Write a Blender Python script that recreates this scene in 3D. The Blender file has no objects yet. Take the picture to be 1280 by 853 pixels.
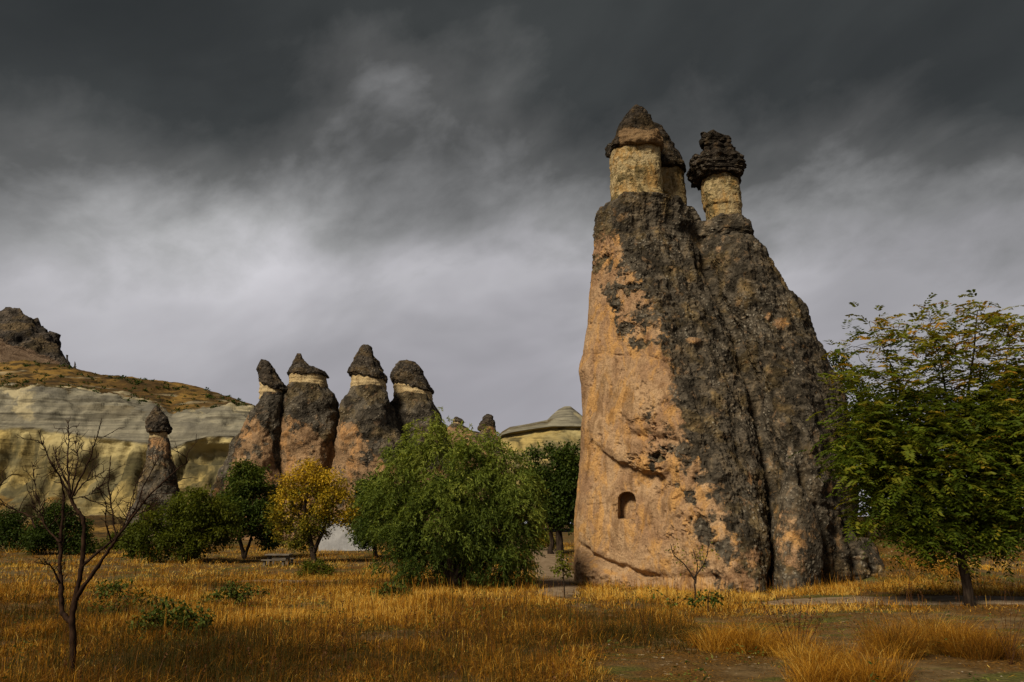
import bpy, math, random
import numpy as np
from mathutils import Vector

# ------------------------------------------------------------------ camera, light, sky
scene = bpy.context.scene
FPX, CX, CY = 995.0, 640.0, 426.5            # focal length in photo pixels
HORIZON = 655.0
PITCH = math.atan((HORIZON - CY) / FPX)
CAM = np.array([0.0, 0.0, 1.6])
cam_data = bpy.data.cameras.new('camera')
cam_data.sensor_width = 36.0
cam_data.lens = FPX / 1280.0 * 36.0
cam_data.clip_start, cam_data.clip_end = 0.1, 9000.0
cam = bpy.data.objects.new('camera', cam_data)
scene.collection.objects.link(cam)
cam.location = CAM
cam.rotation_euler = (math.radians(90) + PITCH, 0, 0)
scene.camera = cam

SUN_EL, SUN_AZ = math.radians(42), math.radians(-141)      # azimuth from +Y, clockwise: behind the camera, to the left
sun_vec = Vector((math.sin(SUN_AZ) * math.cos(SUN_EL), math.cos(SUN_AZ) * math.cos(SUN_EL), math.sin(SUN_EL)))
sd = bpy.data.lights.new('sun', 'SUN')
sd.energy, sd.angle, sd.color = 4.8, math.radians(15), (1.0, 0.87, 0.68)
sun = bpy.data.objects.new('sun', sd)
scene.collection.objects.link(sun)
sun.rotation_euler = sun_vec.to_track_quat('Z', 'Y').to_euler()
scene.view_settings.view_transform = 'Standard'
scene.view_settings.look = 'None'
scene.view_settings.exposure = 0.18
scene.view_settings.gamma = 1.0
scene.cycles.use_denoising = True
scene.cycles.max_bounces = 6
scene.cycles.transparent_max_bounces = 4


class NB:
    """small node-tree builder"""
    def __init__(self, tree):
        self.t = tree
        tree.nodes.clear()

    def node(self, kind, **kw):
        n = self.t.nodes.new(kind)
        for k, v in kw.items():
            setattr(n, k, v)
        return n

    def put(self, sock, v):
        if hasattr(v, 'is_linked'):
            self.t.links.new(v, sock)
        elif v is not None:
            if hasattr(sock.default_value, '__len__'):
                v = tuple(v) if hasattr(v, '__len__') else (v,) * len(sock.default_value)
                if len(sock.default_value) == 4 and len(v) == 3:
                    v = v + (1,)
            sock.default_value = v

    def math(self, op, a, b=None, c=None, clamp=False):
        n = self.node('ShaderNodeMath', operation=op, use_clamp=clamp)
        for i, v in enumerate((a, b, c)):
            if v is not None:
                self.put(n.inputs[i], v)
        return n.outputs[0]

    def vmath(self, op, a, b=None):
        n = self.node('ShaderNodeVectorMath', operation=op)
        self.put(n.inputs[0], a)
        if b is not None:
            self.put(n.inputs[1], b)
        return n.outputs[1] if op in ('DOT_PRODUCT', 'LENGTH', 'DISTANCE') else n.outputs[0]

    def mix(self, f, a, b, blend='MIX'):
        n = self.node('ShaderNodeMix', data_type='RGBA', blend_type=blend)
        self.put(n.inputs[0], f); self.put(n.inputs[6], a); self.put(n.inputs[7], b)
        return n.outputs[2]

    def ramp(self, f, stops, interp='LINEAR'):
        n = self.node('ShaderNodeValToRGB')
        self.put(n.inputs[0], f)
        cr = n.color_ramp
        cr.interpolation = interp
        while len(cr.elements) < len(stops):
            cr.elements.new(0.5)
        for e, (p, c) in zip(cr.elements, stops):
            e.position = p
            e.color = (c, c, c, 1) if not hasattr(c, '__len__') else tuple(c) + (1,)
        return n.outputs[0]

    def noise(self, vec, scale, detail=4, rough=0.55, dist=0.0):
        n = self.node('ShaderNodeTexNoise')
        self.put(n.inputs['Vector'], vec)
        n.inputs['Scale'].default_value = scale
        n.inputs['Detail'].default_value = detail
        n.inputs['Roughness'].default_value = rough
        n.inputs['Distortion'].default_value = dist
        return n.outputs[0]

    def voronoi(self, vec, scale, feature='F1'):
        n = self.node('ShaderNodeTexVoronoi', feature=feature)
        self.put(n.inputs['Vector'], vec)
        n.inputs['Scale'].default_value = scale
        return n.outputs[0]

    def smooth(self, v, lo, hi, a=0.0, b=1.0):
        n = self.node('ShaderNodeMapRange', interpolation_type='SMOOTHSTEP')
        self.put(n.inputs[0], v)
        for i, q in enumerate((lo, hi, a, b)):
            n.inputs[i + 1].default_value = q
        return n.outputs[0]

    def attr(self, name):
        n = self.node('ShaderNodeAttribute', attribute_name=name)
        return n.outputs['Fac']

    def scalevec(self, vec, s):
        return self.vmath('MULTIPLY', vec, s)


def pixel_dir(px, py):
    c, s = math.cos(PITCH), math.sin(PITCH)
    u, v = px - CX, CY - py
    return np.array([u, FPX * c - v * s, FPX * s + v * c])


SKY_OFF = (11.3, 5.5, 3.3)


def build_world():
    w = bpy.data.worlds.new('World')
    scene.world = w
    w.use_nodes = True
    b = NB(w.node_tree)
    out = b.node('ShaderNodeOutputWorld')
    sky = b.node('ShaderNodeTexSky', sky_type='NISHITA')
    sky.sun_disc = False
    sky.sun_elevation, sky.sun_rotation = SUN_EL, SUN_AZ
    d = b.node('ShaderNodeTexCoord').outputs['Generated']
    sep = b.node('ShaderNodeSeparateXYZ'); b.put(sep.inputs[0], d)
    x, y, z = sep.outputs
    zz = b.math('MAXIMUM', z, 0.0)
    # cloud sheets run on a slant, longer than they are deep
    rot = b.node('ShaderNodeMapping')
    b.put(rot.inputs['Vector'], d)
    rot.inputs['Rotation'].default_value = (0, math.radians(20), 0)
    rot.inputs['Location'].default_value = SKY_OFF
    P = rot.outputs[0]
    big = b.noise(b.scalevec(P, (1.0, 1.0, 1.9)), 1.9, 2, 0.5, 0.2)
    mid = b.noise(b.scalevec(P, (1.0, 1.0, 1.7)), 4.6, 6, 0.54, 0.4)
    fine = b.noise(b.scalevec(P, (1.0, 1.0, 1.5)), 13.0, 6, 0.6, 0.3)

    def lobe(px, py, wx, wy):
        """soft place in the deck, in direction space"""
        q = pixel_dir(px, py); q = q / np.linalg.norm(q)
        dx = b.math('DIVIDE', b.math('SUBTRACT', x, float(q[0])), wx)
        dz = b.math('DIVIDE', b.math('SUBTRACT', z, float(q[2])), wy)
        r2 = b.math('ADD', b.math('MULTIPLY', dx, dx), b.math('MULTIPLY', dz, dz))
        g = b.math('EXPONENT', b.math('MULTIPLY', r2, -1.0))
        return b.math('MULTIPLY', g, b.math('GREATER_THAN', y, 0.0))

    ax = b.math('ABSOLUTE', b.math('ADD', x, 0.02))
    e = b.math('ADD', zz, b.math('MULTIPLY', ax, b.math('ADD', b.math('MULTIPLY', zz, 0.34), 0.08)))
    e = b.math('ADD', e, b.math('MULTIPLY', b.math('SUBTRACT', big, 0.5), b.smooth(zz, 0.0, 0.42, 0.05, 0.26)))
    e = b.math('ADD', e, b.math('MULTIPLY', b.math('SUBTRACT', mid, 0.5), b.smooth(zz, 0.08, 0.42, 0.10, 0.30)))
    e = b.math('ADD', e, b.math('MULTIPLY', b.math('SUBTRACT', fine, 0.5), 0.085))
    e = b.math('SUBTRACT', e, b.math('MULTIPLY', lobe(480, 95, 0.09, 0.055), 0.10))
    e = b.math('ADD', e, b.math('MULTIPLY', lobe(60, 170, 0.22, 0.12), 0.05))
    col = b.ramp(e, [(0.0, (0.350, 0.338, 0.366)), (0.12, (0.335, 0.323, 0.350)), (0.22, (0.345, 0.335, 0.358)), (0.31, (0.39, 0.382, 0.402)),
                     (0.40, (0.235, 0.235, 0.237)), (0.48, (0.095, 0.096, 0.094)), (0.58, (0.040, 0.043, 0.042)),
                     (1.0, (0.017, 0.020, 0.020))], 'LINEAR')
    thin = b.noise(b.scalevec(P, (1.0, 1.0, 2.2)), 3.2, 4, 0.5, 0.3)
    k = b.math('ADD', 0.72, b.math('MULTIPLY', b.smooth(thin, 0.34, 0.66), 0.46))
    k = b.math('ADD', 1.0, b.math('MULTIPLY', b.math('SUBTRACT', k, 1.0), b.smooth(zz, 0.05, 0.32, 0.3, 0.8)))
    k = b.math('ADD', k, b.math('MULTIPLY', lobe(250, 290, 0.20, 0.075), 0.42))
    kc = b.node('ShaderNodeCombineXYZ')
    for i in range(3):
        b.put(kc.inputs[i], k)
    col = b.mix(1.0, col, kc.outputs[0], 'MULTIPLY')
    col = b.mix(0.02, col, b.mix(1.0, sky.outputs[0], (0.1, 0.1, 0.1), 'MULTIPLY'))
    bg = b.node('ShaderNodeBackground')
    b.put(bg.inputs[0], col)
    bg.inputs[1].default_value = 1.0
    b.t.links.new(bg.outputs[0], out.inputs[0])


build_world()

# ------------------------------------------------------------------ helpers
rng = np.random.default_rng(7)
random.seed(7)
COL = scene.collection


def at(px, py, Y):
    d = pixel_dir(px, py)
    return CAM + d * (Y / d[1])


def to_px(P):
    c, s = math.cos(PITCH), math.sin(PITCH)
    Q = P - CAM
    dep = Q[..., 1] * c + Q[..., 2] * s
    up = -Q[..., 1] * s + Q[..., 2] * c
    return CX + FPX * Q[..., 0] / dep, CY - FPX * up / dep


GR = np.random.default_rng(3).normal(size=(256, 3)); GR /= np.linalg.norm(GR, axis=1)[:, None]


def _h(i, j, k, seed):
    h = (i * 73856093) ^ (j * 19349663) ^ (k * 83492791) ^ (seed * 2654435)
    h = (h ^ (h >> 13)) * 1274126177
    return (h ^ (h >> 16))


def perlin(P, seed=0):
    P = np.asarray(P, float)
    I = np.floor(P).astype(np.int64); F = P - I
    U = F * F * F * (F * (F * 6 - 15) + 10)
    res = 0
    for a in (0, 1):
        wa = U[:, 0] if a else 1 - U[:, 0]
        for b in (0, 1):
            wb = U[:, 1] if b else 1 - U[:, 1]
            for c in (0, 1):
                wc = U[:, 2] if c else 1 - U[:, 2]
                g = GR[_h(I[:, 0] + a, I[:, 1] + b, I[:, 2] + c, seed) & 255]
                res = res + wa * wb * wc * (g[:, 0] * (F[:, 0] - a) + g[:, 1] * (F[:, 1] - b) + g[:, 2] * (F[:, 2] - c))
    return res * 1.5


def fbm(P, octv=4, gain=0.5, seed=0, ridged=False):
    s, a, tot, P = 0, 1.0, 0, np.asarray(P, float)
    for o in range(octv):
        n = perlin(P * 2.03 ** o + 17.3 * o, seed + o)
        if ridged:
            n = 1 - 2 * np.abs(n)
        s = s + a * n; tot += a; a *= gain
    return s / tot


def worley(P, seed=0):
    P = np.asarray(P, float)
    I = np.floor(P).astype(np.int64); F = P - I
    d1 = np.full(len(P), 9.0); d2 = d1.copy()
    for a in (-1, 0, 1):
        for b in (-1, 0, 1):
            for c in (-1, 0, 1):
                h = _h(I[:, 0] + a, I[:, 1] + b, I[:, 2] + c, seed)
                d = (a + (h & 255) / 255 - F[:, 0]) ** 2 + (b + ((h >> 8) & 255) / 255 - F[:, 1]) ** 2 + (c + ((h >> 16) & 255) / 255 - F[:, 2]) ** 2
                m = d < d1
                d2 = np.where(m, d1, np.minimum(d2, d)); d1 = np.where(m, d, d1)
    return np.sqrt(d1), np.sqrt(d2)


def sstep(x, a, b):
    t = np.clip((x - a) / (b - a), 0, 1)
    return t * t * (3 - 2 * t)


def raw_mesh(name, V, faces, attrs=None, smooth=False):
    """V (n,3); faces: list of integer arrays (m,k)"""
    V = np.asarray(V, np.float32)
    me = bpy.data.meshes.new(name)
    me.vertices.add(len(V)); me.vertices.foreach_set('co', V.ravel())
    fl = [np.asarray(f, np.int32) for f in faces if len(f)]
    loops = np.concatenate([f.ravel() for f in fl])
    tot = np.concatenate([np.full(len(f), f.shape[1], np.int32) for f in fl])
    start = np.concatenate([[0], np.cumsum(tot)[:-1]]).astype(np.int32)
    me.loops.add(len(loops)); me.loops.foreach_set('vertex_index', loops)
    me.polygons.add(len(tot)); me.polygons.foreach_set('loop_start', start); me.polygons.foreach_set('loop_total', tot)
    me.polygons.foreach_set('use_smooth', np.full(len(tot), smooth))
    for k, a in (attrs or {}).items():
        at_ = me.attributes.new(k, 'FLOAT', 'POINT')
        at_.data.foreach_set('value', np.asarray(a, np.float32))
    me.update(calc_edges=True)
    me.validate()
    return me


def add(name, me, mat, parent=None, origin=None):
    if origin is not None:
        n = len(me.vertices); co = np.empty(n * 3, np.float32); me.vertices.foreach_get('co', co)
        me.vertices.foreach_set('co', (co.reshape(-1, 3) - np.asarray(origin, np.float32)).ravel())
        me.update()
    me.materials.append(mat)
    o = bpy.data.objects.new(name, me)
    COL.objects.link(o)
    if parent is not None:
        o.parent = parent
    elif origin is not None:
        o.location = origin
    return o


def thing(name, label, cat, loc, group=None):
    o = bpy.data.objects.new(name, None)
    COL.objects.link(o)
    o.location = loc; o.empty_display_size = 0.3
    return tag(o, label, cat, group)


def tag(o, label, cat, group=None):
    o['label'] = label; o['category'] = cat
    if group:
        o['group'] = group
    return o


def grid_faces(nz, m, closed):
    i = np.arange(nz - 1)[:, None]; j = np.arange(m if closed else m - 1)[None, :]
    a = i * m + j; b_ = i * m + (j + 1) % m
    return np.stack([a, b_, b_ + m, a + m], -1).reshape(-1, 4)


def grid_normals(G, closed):
    if closed:
        du = np.roll(G, -1, 1) - np.roll(G, 1, 1)
    else:
        du = np.gradient(G, axis=1)
    dv = np.gradient(G, axis=0)
    n = np.cross(du, dv)
    n /= np.maximum(np.linalg.norm(n, axis=2, keepdims=True), 1e-9)
    return n


# ------------------------------------------------------------------ materials
def bsdf(b, col, rough=0.95, normal=None, spec=0.06):
    p = b.node('ShaderNodeBsdfPrincipled')
    b.put(p.inputs['Base Color'], col)
    b.put(p.inputs['Roughness'], rough)
    p.inputs['Specular IOR Level'].default_value = spec
    if normal is not None:
        b.put(p.inputs['Normal'], normal)
    o = b.node('ShaderNodeOutputMaterial')
    b.t.links.new(p.outputs[0], o.inputs[0])
    return p


def bump(b, h, strength, dist):
    n = b.node('ShaderNodeBump')
    n.inputs['Strength'].default_value = strength
    n.inputs['Distance'].default_value = dist
    b.put(n.inputs['Height'], h)
    return n.outputs[0]


def new_mat(name):
    m = bpy.data.materials.new(name)
    m.use_nodes = True
    return m, NB(m.node_tree)


def rock_mat(name, bare_a, bare_b, dark_a, dark_b, speck, s=1.0, ragged=0.5, bump_d=0.05, iron=None):
    """bare tuff where attribute 'bare' is 1, lichen-grown rock where it is 0"""
    m, b = new_mat(name)
    v = b.node('ShaderNodeTexCoord').outputs['Object']
    n1 = b.noise(v, 0.9 * s, 6, 0.62, 0.3)
    n2 = b.noise(v, 5.0 * s, 7, 0.65, 0.2)
    n3 = b.noise(v, 22.0 * s, 5, 0.6)
    vor = b.voronoi(v, 9.0 * s)
    mask = b.math('ADD', b.attr('bare'), b.math('MULTIPLY', b.math('SUBTRACT', n2, 0.5), 1.5 * ragged))
    mask = b.math('ADD', mask, b.math('MULTIPLY', b.math('SUBTRACT', n1, 0.5), 1.1 * ragged))
    mask = b.smooth(mask, 0.44, 0.60)
    bare = b.mix(b.smooth(n1, 0.35, 0.65), bare_a, bare_b)
    if iron:
        bare = b.mix(b.smooth(b.noise(b.scalevec(v, (1, 1, 0.5)), 1.9 * s, 6, 0.66, 0.8), 0.48, 0.62, 0, 0.75), bare, iron)
    stain = b.noise(b.scalevec(v, (1.0, 1.0, 0.35)), 2.6 * s, 6, 0.68, 0.6)
    bare = b.mix(b.smooth(stain, 0.47, 0.64, 0, 0.75), bare, b.mix(1.0, bare, (0.48, 0.42, 0.36), 'MULTIPLY'))
    bare = b.mix(b.smooth(n3, 0.42, 0.66, 0.0, 0.55), bare, b.mix(1.0, bare, (0.5, 0.46, 0.42), 'MULTIPLY'))
    bare = b.mix(b.smooth(n2, 0.54, 0.70, 0.0, 0.5), bare, b.mix(1.0, bare, (1.45, 1.42, 1.4), 'MULTIPLY'))
    bare = b.mix(b.smooth(b.noise(v, 13 * s, 4, 0.6), 0.60, 0.69, 0, 0.7), bare, (0.05, 0.03, 0.018))
    nm = b.noise(v, 2.2 * s, 6, 0.66, 0.8)
    dark = b.mix(b.smooth(nm, 0.40, 0.62), dark_a, dark_b)
    slope = b.node('ShaderNodeMapping'); b.put(slope.inputs['Vector'], v); slope.inputs['Rotation'].default_value = (0, math.radians(-24), 0)
    vst = b.noise(b.scalevec(slope.outputs[0], (1.0, 1.0, 0.15)), 2.0 * s, 6, 0.62, 0.7)
    dark = b.mix(b.smooth(vst, 0.50, 0.66, 0, 0.75), dark, b.mix(1.0, dark, (1.9, 1.75, 1.5), 'MULTIPLY'))
    dark = b.mix(b.smooth(vst, 0.46, 0.34, 0, 0.6), dark, b.mix(1.0, dark, (0.4, 0.4, 0.4), 'MULTIPLY'))
    dark = b.mix(b.smooth(n2, 0.42, 0.60, 0, 0.6), dark, b.mix(1.0, dark, (0.42, 0.42, 0.42), 'MULTIPLY'))
    dark = b.mix(b.smooth(n1, 0.50, 0.62, 0, 0.8), dark, b.mix(1.0, dark, (1.5, 1.3, 0.85), 'MULTIPLY'))
    dark = b.mix(b.smooth(b.noise(v, 3.4 * s, 5, 0.6, 0.4), 0.58, 0.66, 0, 0.6), dark, b.mix(0.5, dark, bare))
    gate = b.smooth(b.noise(v, 0.75 * s, 4, 0.6), 0.46, 0.60)
    sp = b.math('MULTIPLY', b.math('MULTIPLY', b.smooth(vor, 0.46, 0.22), 0.85), gate)
    sp = b.math('MULTIPLY', sp, b.smooth(b.noise(v, 30.0 * s, 3, 0.6), 0.42, 0.56))
    dark = b.mix(b.math('MULTIPLY', sp, b.smooth(nm, 0.35, 0.65, 0.25, 1.0)), dark, speck)
    sp2 = b.math('MULTIPLY', b.smooth(b.voronoi(v, 21.0 * s), 0.32, 0.2), b.smooth(n2, 0.54, 0.66))
    dark = b.mix(b.math('MULTIPLY', sp2, 0.45), dark, speck)
    col = b.mix(mask, dark, bare)
    hgt = b.math('ADD', b.math('MULTIPLY', n3, 0.5), b.math('ADD', b.math('MULTIPLY', n2, 1.0), b.math('MULTIPLY', nm, 1.2)))
    hgt = b.math('ADD', hgt, b.math('MULTIPLY', b.smooth(vor, 0.5, 0.0), b.math('SUBTRACT', 0.6, b.math('MULTIPLY', mask, 0.5))))
    hgt = b.math('ADD', hgt, b.math('MULTIPLY', mask, 0.35))
    bsdf(b, col, 0.95, bump(b, hgt, 1.0, bump_d))
    return m


TAN_A, TAN_B, TAN_I = (0.36, 0.242, 0.138), (0.25, 0.152, 0.086), (0.43, 0.240, 0.080)
M = {}
M['tuff'] = rock_mat('weathered_tuff', TAN_A, TAN_B, (0.032, 0.027, 0.020), (0.094, 0.079, 0.059), (0.29, 0.265, 0.21), 1.0, 0.55, 0.05, TAN_I)
M['neck'] = rock_mat('yellow_tuff', (0.33, 0.26, 0.13), (0.40, 0.32, 0.18), (0.07, 0.055, 0.025), (0.13, 0.10, 0.045), (0.3, 0.26, 0.15), 1.6, 0.5, 0.05, (0.34, 0.20, 0.06))
M['cap'] = rock_mat('dark_cap_rock', (0.22, 0.145, 0.075), (0.15, 0.10, 0.055), (0.016, 0.013, 0.010), (0.045, 0.036, 0.028), (0.2, 0.18, 0.14), 1.5, 0.5, 0.05)
M['far_tuff'] = rock_mat('far_weathered_tuff', (0.33, 0.215, 0.118), (0.20, 0.130, 0.075), (0.036, 0.031, 0.024), (0.095, 0.083, 0.065), (0.30, 0.26, 0.20), 0.42, 0.6, 0.16, (0.40, 0.22, 0.09))
M['far_neck'] = rock_mat('far_yellow_tuff', (0.46, 0.36, 0.20), (0.38, 0.29, 0.15), (0.10, 0.08, 0.05), (0.16, 0.13, 0.08), (0.3, 0.26, 0.15), 0.6, 0.35, 0.1)
M['far_cap'] = rock_mat('far_dark_cap_rock', (0.26, 0.18, 0.10), (0.20, 0.14, 0.08), (0.024, 0.020, 0.016), (0.058, 0.048, 0.038), (0.2, 0.18, 0.14), 0.5, 0.4, 0.12)


def leaf_mat(name, stops, trans=0.38, gloss=0.06):
    m, b = new_mat(name)
    t = b.attr('tint')
    col = b.ramp(t, stops)
    p = b.node('ShaderNodeBsdfPrincipled')
    b.put(p.inputs['Base Color'], col)
    p.inputs['Roughness'].default_value = 0.5
    p.inputs['Specular IOR Level'].default_value = gloss
    tr = b.node('ShaderNodeBsdfTranslucent')
    b.put(tr.inputs[0], b.mix(1.0, col, (1.3, 1.25, 0.5), 'MULTIPLY'))
    mx = b.node('ShaderNodeMixShader')
    mx.inputs[0].default_value = trans
    b.t.links.new(p.outputs[0], mx.inputs[1]); b.t.links.new(tr.outputs[0], mx.inputs[2])
    o = b.node('ShaderNodeOutputMaterial')
    b.t.links.new(mx.outputs[0], o.inputs[0])
    return m


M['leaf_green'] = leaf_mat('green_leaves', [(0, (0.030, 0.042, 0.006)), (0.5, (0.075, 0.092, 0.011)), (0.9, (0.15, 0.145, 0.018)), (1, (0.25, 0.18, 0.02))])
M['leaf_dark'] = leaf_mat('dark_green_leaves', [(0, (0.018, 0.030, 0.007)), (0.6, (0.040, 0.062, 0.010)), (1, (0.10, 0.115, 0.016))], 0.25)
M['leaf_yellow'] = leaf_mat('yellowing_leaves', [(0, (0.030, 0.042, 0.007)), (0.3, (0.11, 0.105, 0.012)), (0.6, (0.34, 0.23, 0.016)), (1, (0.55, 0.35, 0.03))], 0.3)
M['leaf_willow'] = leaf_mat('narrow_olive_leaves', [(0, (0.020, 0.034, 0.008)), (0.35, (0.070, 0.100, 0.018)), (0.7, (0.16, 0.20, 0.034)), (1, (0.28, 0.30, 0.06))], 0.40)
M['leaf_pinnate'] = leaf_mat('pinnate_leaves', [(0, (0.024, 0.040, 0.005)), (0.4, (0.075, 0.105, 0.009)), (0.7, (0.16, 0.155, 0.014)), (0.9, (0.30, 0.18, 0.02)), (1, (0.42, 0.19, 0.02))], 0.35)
M['leaf_herb'] = leaf_mat('herb_leaves', [(0, (0.028, 0.042, 0.008)), (0.7, (0.070, 0.090, 0.016)), (1, (0.16, 0.16, 0.035))], 0.25)
M['grass'] = leaf_mat('dry_grass_blades', [(0, (0.040, 0.036, 0.009)), (0.12, (0.070, 0.048, 0.010)), (0.30, (0.115, 0.045, 0.009)), (0.50, (0.225, 0.098, 0.012)), (0.70, (0.41, 0.19, 0.018)), (0.88, (0.56, 0.30, 0.032)), (1, (0.66, 0.45, 0.11))], 0.3, 0.05)
M['dead'] = leaf_mat('dead_stalks', [(0, (0.030, 0.013, 0.006)), (1, (0.13, 0.055, 0.018))], 0.1, 0.1)


def simple_mat(name, a, c, scale, rough=0.9, bd=0.01, stretch=(1, 1, 1)):
    m, b = new_mat(name)
    v = b.scalevec(b.node('ShaderNodeTexCoord').outputs['Object'], stretch)
    n = b.noise(v, scale, 6, 0.65, 0.2)
    bsdf(b, b.mix(b.smooth(n, 0.35, 0.68), a, c), rough, bump(b, n, 0.7, bd))
    return m


M['bark'] = simple_mat('dark_bark', (0.012, 0.008, 0.006), (0.042, 0.030, 0.021), 14, 0.9, 0.02, (1, 1, 0.25))
M['bark_bare'] = simple_mat('reddish_bark', (0.012, 0.0065, 0.004), (0.036, 0.019, 0.011), 22, 0.8, 0.01, (1, 1, 0.4))
M['wood'] = simple_mat('grey_weathered_wood', (0.06, 0.05, 0.038), (0.15, 0.13, 0.105), 9, 0.85, 0.01, (0.2, 1, 1))
M['plaster'] = simple_mat('pale_grey_plaster', (0.24, 0.245, 0.255), (0.36, 0.365, 0.375), 1.6, 0.9, 0.02)
M['stone'] = simple_mat('pale_stone', (0.20, 0.16, 0.11), (0.38, 0.33, 0.26), 9, 0.9, 0.02)
M['path'] = simple_mat('gravel_path', (0.125, 0.088, 0.052), (0.23, 0.17, 0.112), 3.2, 0.95, 0.03)


def ground_mat():
    m, b = new_mat('dry_soil')
    v = b.node('ShaderNodeTexCoord').outputs['Object']
    n1 = b.noise(v, 0.35, 5, 0.6, 0.3)
    n2 = b.noise(v, 2.4, 6, 0.65)
    n3 = b.noise(v, 26, 4, 0.6)
    soil = b.mix(b.smooth(n2, 0.35, 0.65), (0.060, 0.040, 0.018), (0.14, 0.095, 0.045))
    thatch = b.mix(b.smooth(n3, 0.4, 0.62), (0.045, 0.024, 0.007), (0.14, 0.072, 0.016))
    moss = b.mix(b.smooth(n3, 0.4, 0.65), (0.035, 0.042, 0.010), (0.10, 0.105, 0.022))
    col = b.mix(b.smooth(n1, 0.38, 0.6), thatch, soil)
    col = b.mix(b.smooth(b.noise(b.scalevec(v, (0.7, 1.6, 1)), 0.9, 5, 0.6), 0.5, 0.62, 0, 0.8), col, moss)
    col = b.mix(b.smooth(b.noise(v, 9, 3, 0.5), 0.64, 0.74), col, (0.34, 0.26, 0.16))
    bsdf(b, col, 0.95, bump(b, b.math('ADD', n2, b.math('MULTIPLY', n3, 0.4)), 0.8, 0.05))
    return m


M['ground'] = ground_mat()


def hill_mat():
    """attribute zone: 0 skyline .. 1 grass ends .. 2 lip of the smooth band .. 3 foot of the cliff .. 4 ground"""
    m, b = new_mat('layered_tuff_hill')
    v = b.node('ShaderNodeTexCoord').outputs['Object']
    zone = b.attr('zone')
    n1 = b.noise(v, 0.10, 6, 0.62, 0.4)
    n2 = b.noise(v, 0.6, 6, 0.65)
    vs = b.noise(b.scalevec(v, (0.25, 0.25, 2.0)), 0.55, 5, 0.6, 0.2)       # strata
    vv = b.noise(b.scalevec(v, (1.0, 1.0, 0.12)), 0.22, 5, 0.6, 0.3)       # water streaks
    grass = b.mix(b.smooth(n1, 0.4, 0.62), (0.060, 0.036, 0.014), (0.19, 0.115, 0.030))
    grass = b.mix(b.smooth(b.noise(b.scalevec(v, (0.5, 0.5, 1.6)), 0.8, 6, 0.65), 0.47, 0.6, 0, 0.9), grass, (0.030, 0.022, 0.011))
    grass = b.mix(b.smooth(b.noise(b.scalevec(v, (0.12, 0.12, 1.5)), 0.6, 5, 0.6), 0.58, 0.68, 0, 0.7), grass, (0.30, 0.26, 0.17))
    fl = b.noise(b.scalevec(v, (0.10, 0.10, 1.6)), 1.3, 6, 0.65, 0.25)        # fine layering
    tuff = b.mix(b.smooth(fl, 0.36, 0.64), (0.13, 0.122, 0.098), (0.25, 0.232, 0.178))
    tuff = b.mix(b.smooth(n1, 0.48, 0.62, 0, 0.7), tuff, (0.105, 0.10, 0.088))
    tuff = b.mix(b.smooth(b.noise(b.scalevec(v, (1, 1, 2.2)), 0.055, 5, 0.6, 1.2), 0.51, 0.58, 0, 0.8), tuff, (0.40, 0.345, 0.215))
    tuff = b.mix(b.smooth(b.noise(b.scalevec(v, (0.08, 0.08, 1.0)), 0.9, 5, 0.6), 0.56, 0.62, 0, 0.65), tuff, (0.05, 0.045, 0.034))
    yel = b.mix(b.smooth(n1, 0.38, 0.60), (0.40, 0.31, 0.125), (0.17, 0.15, 0.085))
    yel = b.mix(b.smooth(fl, 0.50, 0.64, 0, 0.6), yel, (0.13, 0.10, 0.04))
    yel = b.mix(b.smooth(vv, 0.46, 0.60, 0, 0.85), yel, (0.055, 0.052, 0.032))
    yel = b.mix(b.smooth(n2, 0.54, 0.66, 0, 0.5), yel, (0.07, 0.065, 0.03))
    yel = b.mix(b.math('MULTIPLY', b.smooth(zone, 2.30, 2.16), b.smooth(n1, 0.42, 0.55)), yel, (0.46, 0.39, 0.20))
    tuff = b.mix(1.0, tuff, (0.86, 0.86, 0.83), 'MULTIPLY')
    yel = b.mix(1.0, yel, (0.80, 0.79, 0.74), 'MULTIPLY')
    veg = b.math('MULTIPLY', b.smooth(b.noise(b.scalevec(v, (0.5, 0.5, 1.6)), 0.17, 6, 0.65, 0.6), 0.505, 0.56), b.smooth(zone, 1.85, 1.25))
    tuff = b.mix(veg, tuff, (0.062, 0.045, 0.018))
    zn = b.math('ADD', zone, b.math('MULTIPLY', b.math('SUBTRACT', b.noise(b.scalevec(v, (0.6, 0.6, 1.5)), 0.13, 6, 0.65, 0.8), 0.5), 2.6))
    zn = b.math('ADD', zn, b.math('MULTIPLY', b.math('SUBTRACT', n2, 0.5), 0.9))
    col = b.mix(b.smooth(zn, 0.72, 0.98), grass, tuff)
    zl = b.math('ADD', zone, b.math('MULTIPLY', b.math('SUBTRACT', n2, 0.5), 0.1))
    col = b.mix(b.smooth(zl, 2.0, 2.06), col, yel)
    col = b.mix(b.smooth(zn, 2.9, 3.3), col, grass)
    bsdf(b, col, 0.95, bump(b, b.math('ADD', n2, b.math('MULTIPLY', vs, 0.5)), 0.7, 0.5))
    return m


M['hill'] = hill_mat()
M['peak'] = rock_mat('dark_peak_rock', (0.17, 0.12, 0.08), (0.13, 0.09, 0.06), (0.035, 0.031, 0.027), (0.085, 0.072, 0.060), (0.16, 0.13, 0.10), 0.12, 0.5, 0.8)


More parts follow.
